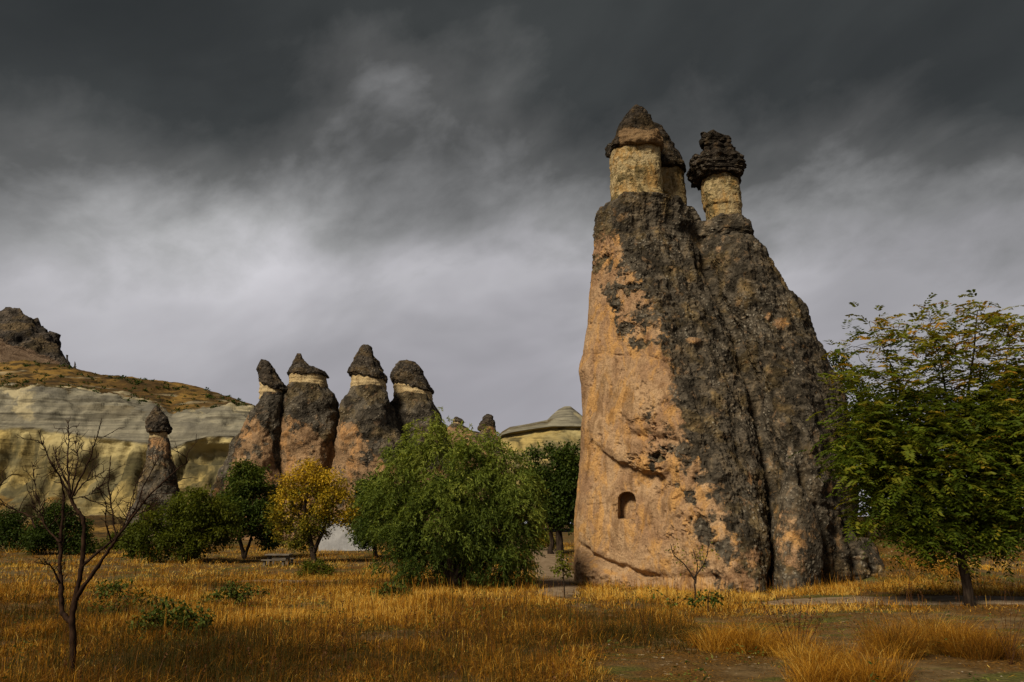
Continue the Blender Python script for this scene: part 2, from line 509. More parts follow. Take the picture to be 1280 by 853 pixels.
# ------------------------------------------------------------------ ground
PATHS = [  # centre line (x, y, half width)
    [at(952, 751, 17.2)[:2].tolist() + [0.5], [6.6, 17.6, 1.0], [8.5, 17.2, 1.5], [12, 16.9, 1.7], [20, 17.5, 1.8], [34, 20, 2.0]],
    [[1.05, 18.4, 0.5], [1.15, 20.5, 0.7], [1.3, 24, 0.8], [1.5, 30, 0.85], [1.75, 38, 1.0], [1.7, 46, 1.2], [-3.0, 58, 1.3]],
    [[-8.4, 23.4, 0.25], [-7.2, 23.0, 0.6], [-5.6, 22.7, 0.65], [-4.6, 22.9, 0.25]],
]


def ground_z(x, y):
    x = np.asarray(x, float); y = np.asarray(y, float)
    P = np.stack([x * 0.16, y * 0.16, np.zeros_like(x)], -1).reshape(-1, 3)
    r = np.hypot(x, y)
    z = perlin(P, 5).reshape(x.shape) * 0.13 * sstep(r, 2, 9)
    z = z + perlin(P * 4.1, 9).reshape(x.shape) * 0.035
    z = z + 1.9 * np.exp(-(((x - 10.6) / 2.6) ** 2 + ((y - 27.0) / 3.5) ** 2))        # talus beside the big rock
    z = z + 1.5 * sstep(x, 12, 30) * sstep(y, 19, 34) * (1 - sstep(r, 60, 160) * 0.4)  # bank on the right
    z = z + 0.35 * sstep(y, 30, 55) * (1 - sstep(r, 150, 400))
    return z


def build_ground():
    n = 330
    s = np.linspace(-1, 1, n)
    gx = 12.0 * np.sinh(s * 6.2) / 1.55
    gx = np.clip(gx, -3500, 3500)
    t = np.linspace(0, 1, n)
    gy = -60 + 66 * sstep(t, 0, 0.08) + 0.0
    gy = np.concatenate([np.linspace(-300, 2, 12), 2 + 14 * np.sinh(np.linspace(0, 1, n - 12) * 6.2) / 2.0])
    X, Y = np.meshgrid(gx, gy)
    G = np.stack([X, Y, ground_z(X, Y)], -1)
    me = raw_mesh('ground', G.reshape(-1, 3), [grid_faces(G.shape[0], G.shape[1], False)], smooth=True)
    o = add('ground', me, M['ground']); o['kind'] = 'structure'
    for pts in PATHS:
        pts = np.array(pts)
        k = np.linspace(0, len(pts) - 1, 90); idx = np.arange(len(pts))
        c = np.stack([np.interp(k, idx, pts[:, i]) for i in range(3)], -1)
        for _ in range(6):
            c[1:-1] = (c[:-2] + 2 * c[1:-1] + c[2:]) / 4
        tan = np.gradient(c[:, :2], axis=0); tan /= np.linalg.norm(tan, axis=1)[:, None]
        nrm = np.stack([-tan[:, 1], tan[:, 0]], -1)
        w = np.linspace(-1, 1, 13)
        edge = 1 + 0.45 * perlin(np.stack([k * 2.3, k * 0, k * 0], -1), 4)
        fade = np.minimum(1, np.minimum(k, len(pts) - 1 - k) * 4 + 0.25)
        XY = c[:, None, :2] + nrm[:, None, :] * (w[None, :] * (c[:, 2] * edge * fade)[:, None])[..., None]
        Z = ground_z(XY[..., 0], XY[..., 1]) + 0.025 - 0.10 * np.abs(w[None, :]) ** 4
        G = np.concatenate([XY, Z[..., None]], -1)
        me = raw_mesh('path', G.reshape(-1, 3), [grid_faces(90, 13, False)], smooth=True)
        o = add('path', me, M['path']); o['kind'] = 'structure'


build_ground()


def path_dist(x, y):
    """signed distance to the nearest path edge, >0 outside"""
    best = np.full(np.shape(x), 99.0)
    for pts in PATHS:
        pts = np.array(pts)
        k = np.linspace(0, len(pts) - 1, 40); idx = np.arange(len(pts))
        for i in range(len(k)):
            cx, cy, hw = (np.interp(k[i], idx, pts[:, q]) for q in range(3))
            best = np.minimum(best, np.hypot(x - cx, y - cy) - hw)
    return best


# ------------------------------------------------------------------ hills
def strip(lines, pxs, nv):
    """surface through lines of photo points [(px,py,Y)..], top to bottom; nv rows between neighbours"""
    rows = []
    for ln in lines:
        ln = np.array(ln, float)
        py = np.interp(pxs, ln[:, 0], ln[:, 1]); Y = np.interp(pxs, ln[:, 0], ln[:, 2])
        rows.append(np.array([at(a, b, c) for a, b, c in zip(pxs, py, Y)]))
    rows = np.array(rows)
    out, zone = [], []
    for i in range(len(rows) - 1):
        for t in np.linspace(0, 1, nv[i], endpoint=False):
            out.append(rows[i] * (1 - t) + rows[i + 1] * t); zone.append(i + t)
    out.append(rows[-1]); zone.append(len(rows) - 1)
    return np.array(out), np.array(zone)


def L(pts, Y):
    return [(p[0], p[1], p[2] if len(p) > 2 else Y) for p in pts]


def build_hills():
    pxs = np.linspace(-620, 640, 460)
    sky = [(-620, 480), (-350, 470), (-150, 462), (0, 454), (32, 449), (79, 457), (127, 468), (177, 473), (228, 479), (269, 490), (313, 506), (345, 518), (424, 552), (520, 585), (640, 615)]
    band = [(-620, 505), (-350, 500), (0, 487), (63, 487), (104, 493), (152, 503), (185, 510), (215, 528), (240, 517), (275, 511), (313, 514), (345, 526), (424, 560), (520, 592), (640, 622)]
    lip = [(-620, 545), (-350, 540), (0, 534), (41, 534), (89, 541), (127, 547), (184, 553), (215, 560), (230, 553), (260, 545), (300, 545), (345, 556), (424, 580), (520, 604), (640, 630)]
    under = [(p[0], p[1] + 7) for p in lip]
    mid = [(-620, 600), (0, 596), (127, 600), (215, 596), (260, 590), (345, 600), (424, 612), (640, 640)]
    foot = [(-620, 652), (0, 650), (200, 652), (424, 657), (640, 665)]
    gnd = [(-620, 672), (0, 674), (640, 676)]
    back = [(p[0], p[1] + 60) for p in sky]
    G, zone = strip([L(back, 190), L(sky, 138), L(band, 116), L(lip, 104), L(under, 104.3), L(mid, 103.2), L(foot, 98), L(gnd, 76)], pxs, [6, 60, 60, 8, 40, 50, 16])
    # the smooth band bulges out; the lower wall has hollows
    zmap = np.interp(zone, [0, 1, 2, 3, 4, 5, 6, 7], [-0.5, 0, 1, 2, 2.1, 2.5, 3, 4])
    N = grid_normals(G, False)
    N *= np.where((N * (G - CAM)).sum(2) > 0, -1, 1)[..., None]
    P = G.reshape(-1, 3)
    Z = np.repeat(zmap[:, None], len(pxs), 1).ravel()
    edge = sstep(Z, -0.1, 0.15)
    w_top = sstep(Z, 0.0, 0.2) * (1 - sstep(Z, 0.9, 1.2))
    w_mid = sstep(Z, 0.9, 1.3) * (1 - sstep(Z, 1.9, 2.0))
    w_low = sstep(Z, 2.0, 2.2) * (1 - sstep(Z, 3.0, 3.6))
    d = w_top * (1.3 * fbm(P * 0.09, 5, 0.55, 1) + 0.5 * fbm(P * 0.4, 3, 0.5, 2))
    d += w_mid * (1.3 * np.sin(np.clip(Z - 1, 0, 1) * math.pi) + 1.8 * fbm(P * np.array([0.07, 0.07, 0.05]), 3, 0.5, 3) + 0.35 * fbm(P * np.array([0.1, 0.1, 1.0]), 4, 0.6, 4) + 1.5 * fbm(P * np.array([0.20, 0.1, 0.07]), 5, 0.6, 14, True))
    hol = np.abs(fbm(P * np.array([0.10, 0.0, 0.015]), 3, 0.5, 6))
    d += w_low * (-1.7 * np.exp(-(hol / 0.08) ** 2) + 1.3 * fbm(P * np.array([0.24, 0.16, 0.06]), 5, 0.6, 7, True) + 0.25 * fbm(P * np.array([0.1, 0.1, 0.9]), 3, 0.5, 12) + 0.5)
    d += 0.25 * edge * fbm(P * 0.9, 3, 0.5, 8)
    # ledge notch under the pale dome
    px, py = to_px(P)
    arch = sstep(px, 232, 240) * (1 - sstep(px, 296, 306)) * sstep(py, 553 + ((px - 265) / 12) ** 2 * 0.7, 557 + ((px - 265) / 12) ** 2 * 0.7) * (1 - sstep(py, 574, 582))
    d -= 2.0 * arch
    rim = 0.5 * fbm(P * 0.25, 4, 0.6, 11) * np.exp(-(Z / 0.12) ** 2)
    P = P + N.reshape(-1, 3) * d[:, None]
    P[:, 2] += rim
    me = raw_mesh('hillside', P, [grid_faces(len(zone), len(pxs), False)], {'zone': Z}, True)
    o = add('hillside', me, M['hill']); o['kind'] = 'structure'
    top = P[(Z > 0.0) & (Z < 1.0) | (Z > 1.0) & (Z < 1.35) & (np.random.default_rng(5).uniform(size=len(Z)) < 0.25)]

    # scrub on the slope
    pick = top[rng.integers(0, len(top), 900)]
    n = 26
    c = np.repeat(pick, n, 0); sc = np.repeat(rng.uniform(0.2, 0.7, len(pick)), n)
    off = rng.normal(size=(len(c), 3)) * 0.4; off[:, 2] = np.abs(off[:, 2]) * 0.9
    V, F, T = leaf_quads(c + off * sc[:, None], rng.normal(size=(len(c), 3)), 0.5 * sc, 0.4 * sc, rng.uniform(0, 0.7, len(c)))
    o = add('scrub', raw_mesh('scrub', V, [F], {'tint': T}), M['leaf_dark']); o['kind'] = 'stuff'
    o['label'] = 'low dark scrub dotted over the brown hillside'; o['category'] = 'scrub'

    # rocky peak behind the hillside
    pxs = np.linspace(-420, 84, 330)
    top = [(-420, 430), (-250, 400), (-120, 408), (-40, 400), (-6, 394), (4, 391), (13, 386), (24, 389), (33, 394), (43, 404), (52, 411), (58, 417), (60, 421), (63, 418), (68, 429), (72, 440), (75, 456), (84, 475)]
    base = [(-420, 450), (-100, 432), (0, 430), (25, 440), (73, 458), (84, 476)]
    low = [(-420, 500), (0, 482), (84, 490)]
    G, zone = strip([L([(p[0], p[1] + 30) for p in top], 262), L(top, 236), L(base, 224), L(low, 196)], pxs, [8, 70, 20])
    N = grid_normals(G, False); N *= np.where((N * (G - CAM)).sum(2) > 0, -1, 1)[..., None]
    P = G.reshape(-1, 3); Z = np.repeat(zone[:, None], len(pxs), 1).ravel()
    w = sstep(Z, 0.7, 1.15) * (1 - sstep(Z, 1.9, 2.1))
    d = w * (2.6 * fbm(P * np.array([0.11, 0.11, 0.05]), 4, 0.6, 21, True) + 1.2 * fbm(P * 0.35, 4, 0.6, 22))
    P = P + N.reshape(-1, 3) * d[:, None]
    jag = np.exp(-((Z - 1) / 0.12) ** 2) * (1.6 * np.maximum(fbm(P * np.array([0.5, 0.02, 0.02]), 3, 0.6, 23), -0.2))
    P[:, 2] += jag
    me = raw_mesh('rocky_peak', P, [grid_faces(len(zone), len(pxs), False)], {'bare': sstep(Z, 1.85, 2.1) * 0.9 + 0.12}, True)
    o = add('rocky_peak', me, M['peak']); o['kind'] = 'structure'

    # mesa with a dome, right of the bush
    pxs = np.linspace(560, 1010, 240)
    top = [(560, 600), (600, 575), (615, 556), (622, 546), (627, 540), (637, 534), (660, 530), (684, 525), (690, 519), (698, 512), (706, 508), (713, 508), (722, 515), (730, 522), (760, 530), (860, 545), (1010, 600)]
    rim = [(560, 604), (600, 580), (615, 561), (622, 550), (627, 544), (637, 541), (660, 537), (690, 533), (730, 533), (760, 536), (860, 552), (1010, 606)]
    und = [(p[0], p[1] + 3) for p in rim]
    mid = [(560, 620), (622, 575), (690, 565), (760, 566), (1010, 620)]
    foot = [(560, 650), (700, 640), (1010, 650)]
    gnd = [(560, 664), (1010, 664)]
    G, zone = strip([L([(p[0], p[1] + 25) for p in top], 215), L(top, 176), L(rim, 164), L(und, 166), L(mid, 160), L(foot, 140), L(gnd, 118)], pxs, [6, 40, 6, 30, 30, 6])
    zmap = np.interp(zone, [0, 1, 2, 3, 4, 5, 6], [0.8, 1.1, 2.0, 2.1, 2.4, 2.75, 4])
    N = grid_normals(G, False); N *= np.where((N * (G - CAM)).sum(2) > 0, -1, 1)[..., None]
    P = G.reshape(-1, 3); Z = np.repeat(zmap[:, None], len(pxs), 1).ravel()
    gul = fbm(P * np.array([0.10, 0.05, 0.012]), 4, 0.55, 31, True)
    d = sstep(Z, 2.05, 2.3) * (1.8 * gul + 0.6 * fbm(P * 0.3, 3, 0.5, 32)) + 0.35 * sstep(Z, 1.1, 1.4) * fbm(P * 0.4, 4, 0.5, 33)
    P = P + N.reshape(-1, 3) * d[:, None]
    me = raw_mesh('mesa', P, [grid_faces(len(zone), len(pxs), False)], {'zone': Z}, True)
    o = add('mesa', me, M['hill']); o['kind'] = 'structure'


def build_ridge():
    """low grassy ridge closing the valley on the right"""
    pxs = np.linspace(960, 2100, 260)
    top = [(960, 652), (1080, 645), (1200, 640), (1300, 634), (1450, 626), (1650, 618), (1850, 626), (2100, 650)]
    G, zone = strip([L([(p[0], p[1] + 8) for p in top], 230), L(top, 180), L([(960, 660), (2100, 660)], 120)], pxs, [6, 40])
    P = G.reshape(-1, 3); Z = np.repeat(zone[:, None], len(pxs), 1).ravel()
    P[:, 2] += sstep(Z, 0.3, 1.0) * (1 - sstep(Z, 1.6, 2.0)) * (1.2 * fbm(P * 0.06, 5, 0.55, 35) + 0.3 * fbm(P * 0.5, 3, 0.5, 36))
    me = raw_mesh('ridge', P, [grid_faces(len(zone), len(pxs), False)], {'zone': np.clip(Z - 1, 0, 1) * 0.45}, True)
    o = add('ridge', me, M['hill']); o['kind'] = 'structure'


build_ridge()


def leaf_quads(pos, dirs, L_, W_, tint, up=None, fold=0.12):
    """rhombic leaves folded on the midrib"""
    n = len(pos)
    d = dirs / np.maximum(np.linalg.norm(dirs, axis=1, keepdims=True), 1e-9)
    r = rng.normal(size=(n, 3)) if up is None else up
    s = np.cross(d, r); s /= np.maximum(np.linalg.norm(s, axis=1, keepdims=True), 1e-9)
    nn = np.cross(s, d)
    L_ = np.broadcast_to(L_, n)[:, None]; W_ = np.broadcast_to(W_, n)[:, None]
    m = pos + d * L_ * 0.45 + nn * W_ * fold
    V = np.stack([pos, m + s * W_ * 0.5, pos + d * L_, m - s * W_ * 0.5], 1).reshape(-1, 3)
    i = np.arange(n)[:, None] * 4
    F = np.concatenate([i + np.array([[0, 1, 2]]), i + np.array([[0, 2, 3]])])
    return V, F, np.repeat(tint, 4)


build_hills()


# ------------------------------------------------------------------ rocks
def close_grid(G, closed_top=True, closed_bot=True):
    nz, m, _ = G.shape
    V = G.reshape(-1, 3); faces = [grid_faces(nz, m, True)]
    extra = []
    j = np.arange(m)
    if closed_top:
        extra.append(G[0].mean(0)); k = nz * m + len(extra) - 1
        faces.append(np.stack([np.full(m, k), (j + 1) % m, j], -1))
    if closed_bot:
        extra.append(G[-1].mean(0)); k = nz * m + len(extra) - 1
        b0 = (nz - 1) * m
        faces.append(np.stack([np.full(m, k), b0 + j, b0 + (j + 1) % m], -1))
    if extra:
        V = np.concatenate([V, np.array(extra)])
    return V, faces


def column(rows, Y, m=120, nz=90, ratio=0.95, amp=0.06, freq=1.6, tilt=0.0, bare=None, seed=0, power=2.3, strata=0.0, lean=0.0, blocky=0.0, pit=0.0, facets=0, cut=(0.74, 0.95)):
    """rock turned from photo silhouette rows [(py, x_left, x_right)..]; Y depth of its axis"""
    rows = np.array(rows, float)
    A = np.array([at(r[1], r[0], Y) for r in rows]); B = np.array([at(r[2], r[0], Y) for r in rows])
    z = A[:, 2]
    s = np.concatenate([[0], np.cumsum(np.hypot(np.diff(z), np.diff((B - A)[:, 0]) * 0.5))])
    t = np.linspace(0, s[-1], nz)
    zi = np.interp(t, s, z); xl = np.interp(t, s, A[:, 0]); xr = np.interp(t, s, B[:, 0])
    for _ in range(2):
        for q in (xl, xr, zi):
            q[1:-1] = (q[:-2] + 2 * q[1:-1] + q[2:]) / 4
    cx, rx = (xl + xr) / 2, np.maximum((xr - xl) / 2, 0.01)
    th = np.linspace(0, 2 * math.pi, m, endpoint=False)
    c, sn = np.cos(th), np.sin(th)
    e = 2 / power
    ux = np.sign(c) * np.abs(c) ** e; uy = np.sign(sn) * np.abs(sn) ** e
    X = cx[:, None] + rx[:, None] * ux; Yg = Y + lean * (zi - zi[-1])[:, None] + ratio * rx[:, None] * uy
    Zg = zi[:, None] + tilt * (X - cx[:, None])
    G = np.stack([X, Yg, Zg], -1)
    N = grid_normals(G, True)
    N *= np.where(((N[..., :2]) * (G[..., :2] - np.stack([cx, np.full(nz, Y)], -1)[:, None, :])).sum(2).mean() < 0, -1, 1)
    P = G.reshape(-1, 3)
    k = np.repeat(np.clip(rx / rx.max() * 2.2, 0.25, 1)[:, None], m, 1).ravel()
    d = amp * k * (fbm(P * freq, 4, 0.55, seed) * 1.2)
    if strata:
        d += strata * k * fbm(P * np.array([0.3, 0.3, 3.2]) * freq, 3, 0.6, seed + 40)
    if blocky:
        w1, w2 = worley(P * freq * 1.1, seed + 9)
        d += blocky * k * (np.clip((w2 - w1) * 2.2, 0, 1) - 0.75)
    if pit:
        d += pit * k * fbm(P * freq * 4, 3, 0.6, seed + 70, True)
    P = P + N.reshape(-1, 3) * d[:, None]
    if facets:                                   # broken planes
        fr = np.random.default_rng(seed + 500)
        c0 = P.mean(0)
        for _ in range(facets):
            n_ = fr.normal(size=3); n_[2] = 0; n_ /= np.linalg.norm(n_); n_[2] = fr.uniform(0.35, 0.9); n_ /= np.linalg.norm(n_)
            q = (P - c0) @ n_ + 0.05 * amp * fbm(P * freq * 2, 2, 0.5, seed + 3)
            over = np.maximum(0, q - q.max() * fr.uniform(*cut))
            P = P - n_ * (over * 0.92)[:, None]
    G = P.reshape(nz, m, 3)
    V, faces = close_grid(G)
    px, py = to_px(V)
    bv = np.zeros(len(V)) if bare is None else np.clip(bare(px, py, V), 0, 1)
    me = raw_mesh('rock', V, faces, {'bare': bv}, True)
    me.set_sharp_from_angle(angle=math.radians(38))
    return me


def catmull(C, seg_counts):
    """C (nz,K,2) closed control polygon -> (nz,M,2)"""
    out = []
    K = C.shape[1]
    for i in range(K):
        p0, p1, p2, p3 = (C[:, (i + q) % K] for q in (-1, 0, 1, 2))
        for t in np.linspace(0, 1, seg_counts[i], endpoint=False):
            a = 0.5 * ((2 * p1) + (p2 - p0) * t + (2 * p0 - 5 * p1 + 4 * p2 - p3) * t * t + (3 * p1 - p0 - 3 * p2 + p3) * t ** 3)
            lin = p1 * (1 - t) + p2 * t
            out.append(0.72 * a + 0.28 * lin)
    return np.stack(out, 1)


LINE_A = [(764, 244, 25.3), (747, 270, 25), (744, 296, 25), (740, 350, 24.9), (735, 400, 24.8), (731, 440, 24.6), (729, 480, 24.5), (729, 520, 24.4), (727, 560, 24.3), (723, 600, 24.2), (720, 640, 24.1), (719, 690, 24), (719, 745, 24)]
LINE_C = [(788, 240, 23.9), (784, 285, 23.5), (790, 340, 23.1), (806, 390, 22.6), (824, 440, 22.1), (838, 490, 21.7), (855, 545, 21.2), (885, 591, 20.8), (912, 659, 20.3), (937, 745, 19.9)]
LINE_D = [(842, 248, 24.2), (860, 272, 24.5), (874, 295, 24.7), (884, 330, 24.3), (895, 370, 24.0), (918, 412, 23.6), (936, 470, 23.1), (952, 530, 22.6), (962, 590, 22.0), (963, 640, 21.5), (962, 745, 20.9)]
LINE_E = [(850, 255, 24.9), (860, 270, 25.1), (866, 291, 25.0), (900, 295, 24.3), (915, 320, 23.6), (932, 370, 23.1), (954, 430, 22.5), (974, 490, 21.9), (988, 550, 21.4), (997, 605, 20.8), (998, 650, 20.5), (998, 745, 20.2)]
LINE_F = [(854, 258, 25.6), (859, 270, 25.8), (866, 290, 25.8), (926, 291, 25.3), (941, 302, 25.2), (962, 332, 25.1), (986, 372, 25.0), (1004, 392, 25), (1016, 420, 24.9), (1032, 455, 24.8), (1046, 482, 24.7), (1056, 505, 24.6), (1062, 560, 24.5), (1064, 600, 24.4), (1068, 640, 24.2), (1075, 690, 24), (1080, 745, 24)]


def build_big_rock():
    nz = 600
    W = {}
    for k, ln in (('A', LINE_A), ('C', LINE_C), ('D', LINE_D), ('E', LINE_E), ('F', LINE_F)):
        W[k] = np.array([at(*p) for p in ln])
    ztop, zbot = 11.85, -0.4
    ztop = 11.95
    Z = np.linspace(ztop, zbot, nz)
    R = {}
    for k in W:
        zz = W[k][::-1]
        R[k] = np.stack([np.interp(Z, zz[:, 2], zz[:, 0]), np.interp(Z, zz[:, 2], zz[:, 1])], -1)
        for _ in range(12):
            R[k][1:-1] = (R[k][:-2] + 2 * R[k][1:-1] + R[k][2:]) / 4
    Bm = 0.5 * (R['A'] + R['C']) + np.array([-0.05, -0.32])
    CD = 0.5 * (R['C'] + R['D']) + np.array([0.10, -0.16])
    EF = 0.5 * (R['E'] + R['F']) + np.array([0.12, -0.35])
    w = (R['F'] - R['A'])[:, :1]
    Gb = R['F'] + np.concatenate([-0.22 * w, 0.30 * w + 0.5], 1)
    Hb = R['A'] + np.concatenate([0.22 * w, 0.34 * w + 0.5], 1)
    C = np.stack([R['A'], Bm, R['C'], CD, R['D'], R['E'], EF, R['F'], Gb, Hb], 1)
    S = catmull(C, [95, 100, 70, 60, 50, 45, 60, 24, 26, 26])
    M_ = S.shape[1]
    G = np.concatenate([S, np.repeat(Z[:, None, None], M_, 1)], 2)
    N = grid_normals(G, True)
    cen = S.mean(1)
    if ((N[..., :2]) * (S - cen[:, None])).sum(2).mean() < 0:
        N = -N
    P = G.reshape(-1, 3); NF = N.reshape(-1, 3)
    px, py = to_px(P)
    front = (P[:, 1] < np.repeat(0.5 * (R['A'] + R['F'])[:, 1], M_) + 0.8)
    # how bare: left of the ridge, below the dark shoulder
    lc = np.array(LINE_C); rx = np.interp(py, lc[:, 1], lc[:, 0])
    bound = rx + np.interp(py, [240, 300, 400, 470, 560, 600, 660, 740], [-18, -10, 10, 8, -6, -2, 0, 6])
    bare = 0.5 + (bound - px) / 46.0 + 0.25 * fbm(P * 1.1, 3, 0.5, 60)
    bare = np.minimum(bare, 0.5 + (py - (302 - 0.25 * (px - 745))) / 45.0)
    bare = np.minimum(bare, 1.05)
    # flaky zone beside the ridge
    flaky = np.exp(-((px - (bound - 26)) / np.where(px < bound - 26, 42, 26)) ** 2) * sstep(py, 470, 550)
    patch = 0.5 + 1.15 * fbm(P * np.array([2.4, 2.4, 1.9]) + 0.6 * np.stack([fbm(P * 2.2, 2, 0.5, 66)] * 3, -1), 5, 0.6, 65)
    flk2 = np.exp(-((px - (bound - 26)) / 26) ** 2) * sstep(py, 290, 330) * (1 - sstep(py, 420, 470))
    upper = sstep(py, 300, 330) * (1 - sstep(py, 400, 470)) * 0.45
    fz = np.clip(0.85 * flaky + 0.8 * flk2 + upper, 0, 0.9) * front
    bare = bare * (1 - fz) + fz * np.minimum(patch + 0.0, 1)
    for bx, by, ax, ay, v in [(868, 425, 16, 7, .75), (975, 405, 10, 12, .75), (985, 432, 20, 8, .5), (1005, 452, 10, 10, .55), (962, 395, 6, 10, .6), (1000, 470, 14, 10, .45),
                              (936, 600, 6, 22, .6), (949, 605, 5, 9, .6), (959, 690, 3, 40, .95), (1026, 705, 3, 18, .8), (994, 672, 32, 62, .60), (938, 700, 16, 30, .5), (900, 312, 9, 8, .6),
                              (890, 355, 4, 14, .35), (970, 565, 4, 40, .4), (1010, 680, 18, 40, .3), (1035, 610, 14, 18, .5), (1045, 690, 10, 14, .3)]:
        bare = np.maximum(bare, v * np.exp(-((px - bx) / ax) ** 2 - ((py - by) / ay) ** 2) + bare * 0)
    bare = np.where(front, np.clip(bare, 0, 1.1), np.clip(0.2 + 0.5 * fbm(P * 0.5, 3, 0.5, 61), 0, 1))
    bs = sstep(bare, 0.3, 0.7)
    # relief
    w1, w2 = worley(P * 2.1 + 0.35 * np.stack([fbm(P * 2, 2, 0.5, 5)] * 3, -1), 3)
    v1, v2 = worley(P * 6.5, 4)
    d = (0.22 - 0.12 * bs) * fbm(P * 0.42, 3, 0.5, 50)
    rough = (0.12 * fbm(P * 1.5, 5, 0.55, 51) + 0.045 * (np.clip((w2 - w1) * 1.4, 0, 1) - 0.6) + 0.05 * (0.5 - v1) * (0.4 + fbm(P * 0.8, 2, 0.5, 63)) + 0.035 * fbm(P * 9, 3, 0.6, 52, True))
    smooth_ = 0.06 * fbm(P * 1.1, 4, 0.55, 53) + 0.02 * fbm(P * 7, 4, 0.65, 54) - 0.05 * sstep(fbm(P * np.array([2.2, 2.2, 1.6]), 4, 0.6, 64), 0.22, 0.34)
    d = d + (1 - bs) * rough + bs * (smooth_ + 0.05)
    # runnels down the dark side
    run = fbm(P * np.array([1.5, 1.5, 0.16]), 4, 0.55, 55)
    d += (1 - bs) * (0.24 * run + 0.10 * fbm(P * np.array([0.9, 0.9, 1.6]) + 0.5 * np.stack([run] * 3, -1), 4, 0.6, 59, True)) * front
    # flakes: curved scales in the transition zone
    fl = np.clip(flaky, 0, 1) * front
    k1, k2 = worley(P * np.array([3.4, 3.4, 2.6]) + 0.5 * np.stack([fbm(P * 3, 2, 0.5, 6)] * 3, -1), 8)
    d += fl * (0.10 * (np.clip(k1 * 1.2, 0, 1) - 0.55) + 0.09 * sstep(bare, 0.35, 0.65))
    pock = fbm(P * np.array([1.9, 1.9, 2.6]), 5, 0.65, 75)
    zone_ = np.exp(-((px - 815) / 34) ** 2 - ((py - 560) / 48) ** 2) + 0.7 * np.exp(-((px - 790) / 26) ** 2 - ((py - 370) / 60) ** 2) + 0.5 * np.exp(-((px - 850) / 30) ** 2 - ((py - 660) / 60) ** 2)
    d -= 0.16 * front * np.clip(zone_, 0, 1) * sstep(pock, 0.02, 0.25)
    bare = bare - 0.45 * front * np.clip(zone_, 0, 1) * sstep(pock, 0.08, 0.28)
    # overhanging ledge on the pale face
    lx = [728, 740, 760, 775, 795, 815, 832, 845, 858]
    ly = [538, 550, 566, 577, 584, 591, 594, 580, 560]
    led = np.interp(px, lx, ly) + 9.0 * fbm(P * 1.6, 4, 0.6, 56)
    wl = sstep(px, 730, 790) * (1 - sstep(px, 822, 850)) * front * np.clip(0.75 + 0.8 * fbm(P * 1.1, 3, 0.5, 62), 0.2, 1.1)
    d -= wl * 0.27 * sstep(py, led - 1.0, led + 5.0) * (1 - sstep(py, led + 10, led + 95))
    d += wl * 0.10 * np.exp(-((py - led + 9) / 9.0) ** 2)
    led2 = np.interp(px, [745, 780, 820, 850], [520, 543, 548, 552])
    d -= 0.16 * sstep(px, 780, 800) * (1 - sstep(px, 845, 860)) * front * np.exp(-((py - led2) / 5.0) ** 2)
    # foot: lower boulder under a dark joint
    fx = [715, 735, 750, 765, 785, 805, 830, 860]
    fy = [672, 685, 694, 703, 710, 718, 722, 724]
    ft = np.interp(px, fx, fy) + 7.0 * fbm(P * 1.8, 4, 0.6, 57)
    wf = (1 - sstep(px, 808, 840)) * sstep(px, 719, 738) * front
    d -= 0.26 * wf * np.exp(-((py - ft - 2) / 4.0) ** 2) * np.clip(0.7 + 1.2 * fbm(P * 1.5, 3, 0.5, 67), 0.1, 1.2)
    d += wf * sstep(py, ft + 2, ft + 16) * (0.20 + 0.22 * fbm(P * 1.8, 4, 0.6, 68, True))
    d -= 0.07 * front * sstep(px, 815, 830) * (1 - sstep(px, 900, 930)) * np.exp(-((py - 722) / 5.0) ** 2)
    # slab between the pale streaks, grooves either side
    for gx, gy, gw, dep in [([962, 964, 961, 960], [590, 640, 690, 745], 4.5, 0.28), ([1000, 1012, 1024, 1030, 1031], [585, 615, 650, 690, 745], 6, 0.42)]:
        xx = np.interp(py, gy, gx)
        d -= dep * front * sstep(py, gy[0] - 12, gy[0] + 20) * np.exp(-((px - xx) / gw) ** 2)
    slab = sstep(px, 964, 972) * (1 - sstep(px, 1015, 1026)) * sstep(py, 600, 635) * front
    d = d * (1 - 0.55 * slab) + 0.12 * slab
    # deep furrow between the two cones
    ld = np.array(LINE_D); xd = np.interp(py, ld[:, 1], ld[:, 0])
    d -= 0.26 * front * sstep(py, 283, 300) * (1 - sstep(py, 560, 610)) * np.exp(-((px - xd - 4 * run) / 7) ** 2)
    # joints on the pale face
    for (x0, y0), (x1, y1) in [((742, 312), (772, 314)), ((744, 268 + 175), (800, 446)), ((756, 455), (750, 478)), ((808, 444), (832, 452)), ((770, 610), (768, 632)), ((735, 632), (765, 628))]:
        t = np.clip(((px - x0) * (x1 - x0) + (py - y0) * (y1 - y0)) / ((x1 - x0) ** 2 + (y1 - y0) ** 2), 0, 1)
        dd = np.hypot(px - x0 - t * (x1 - x0), py - y0 - t * (y1 - y0)) + 4.0 * np.abs(fbm(P * 2.5, 4, 0.6, 58))
        d -= 0.07 * front * np.exp(-(dd / 1.3) ** 2) * np.clip(0.4 + 1.6 * fbm(P * 2.5, 3, 0.6, 69), 0, 1.2)
    # carved niche: a shallow outer frame and an arched recess
    def arch(cx, top, bot, hw):
        r = np.where(py < top + hw, np.hypot(px - cx, py - top - hw), np.abs(px - cx))
        return (1 - sstep(r, hw - 0.3, hw + 0.3)) * (py < bot)
    knob = 0.10 * np.exp(-((px - 730) / 8) ** 2 - ((py - 462) / 16) ** 2)
    P = P + NF * (d + knob)[:, None]
    px, py = to_px(P)
    P = P + np.array([0.22, 1.0, 0.02]) * (front * (0.012 * arch(783.5, 611, 649, 13) + 0.50 * arch(783.5, 615, 649, 10.6)))[:, None]
    V, faces = close_grid(P.reshape(nz, M_, 3))
    bare = np.concatenate([bare, [0, 0]])
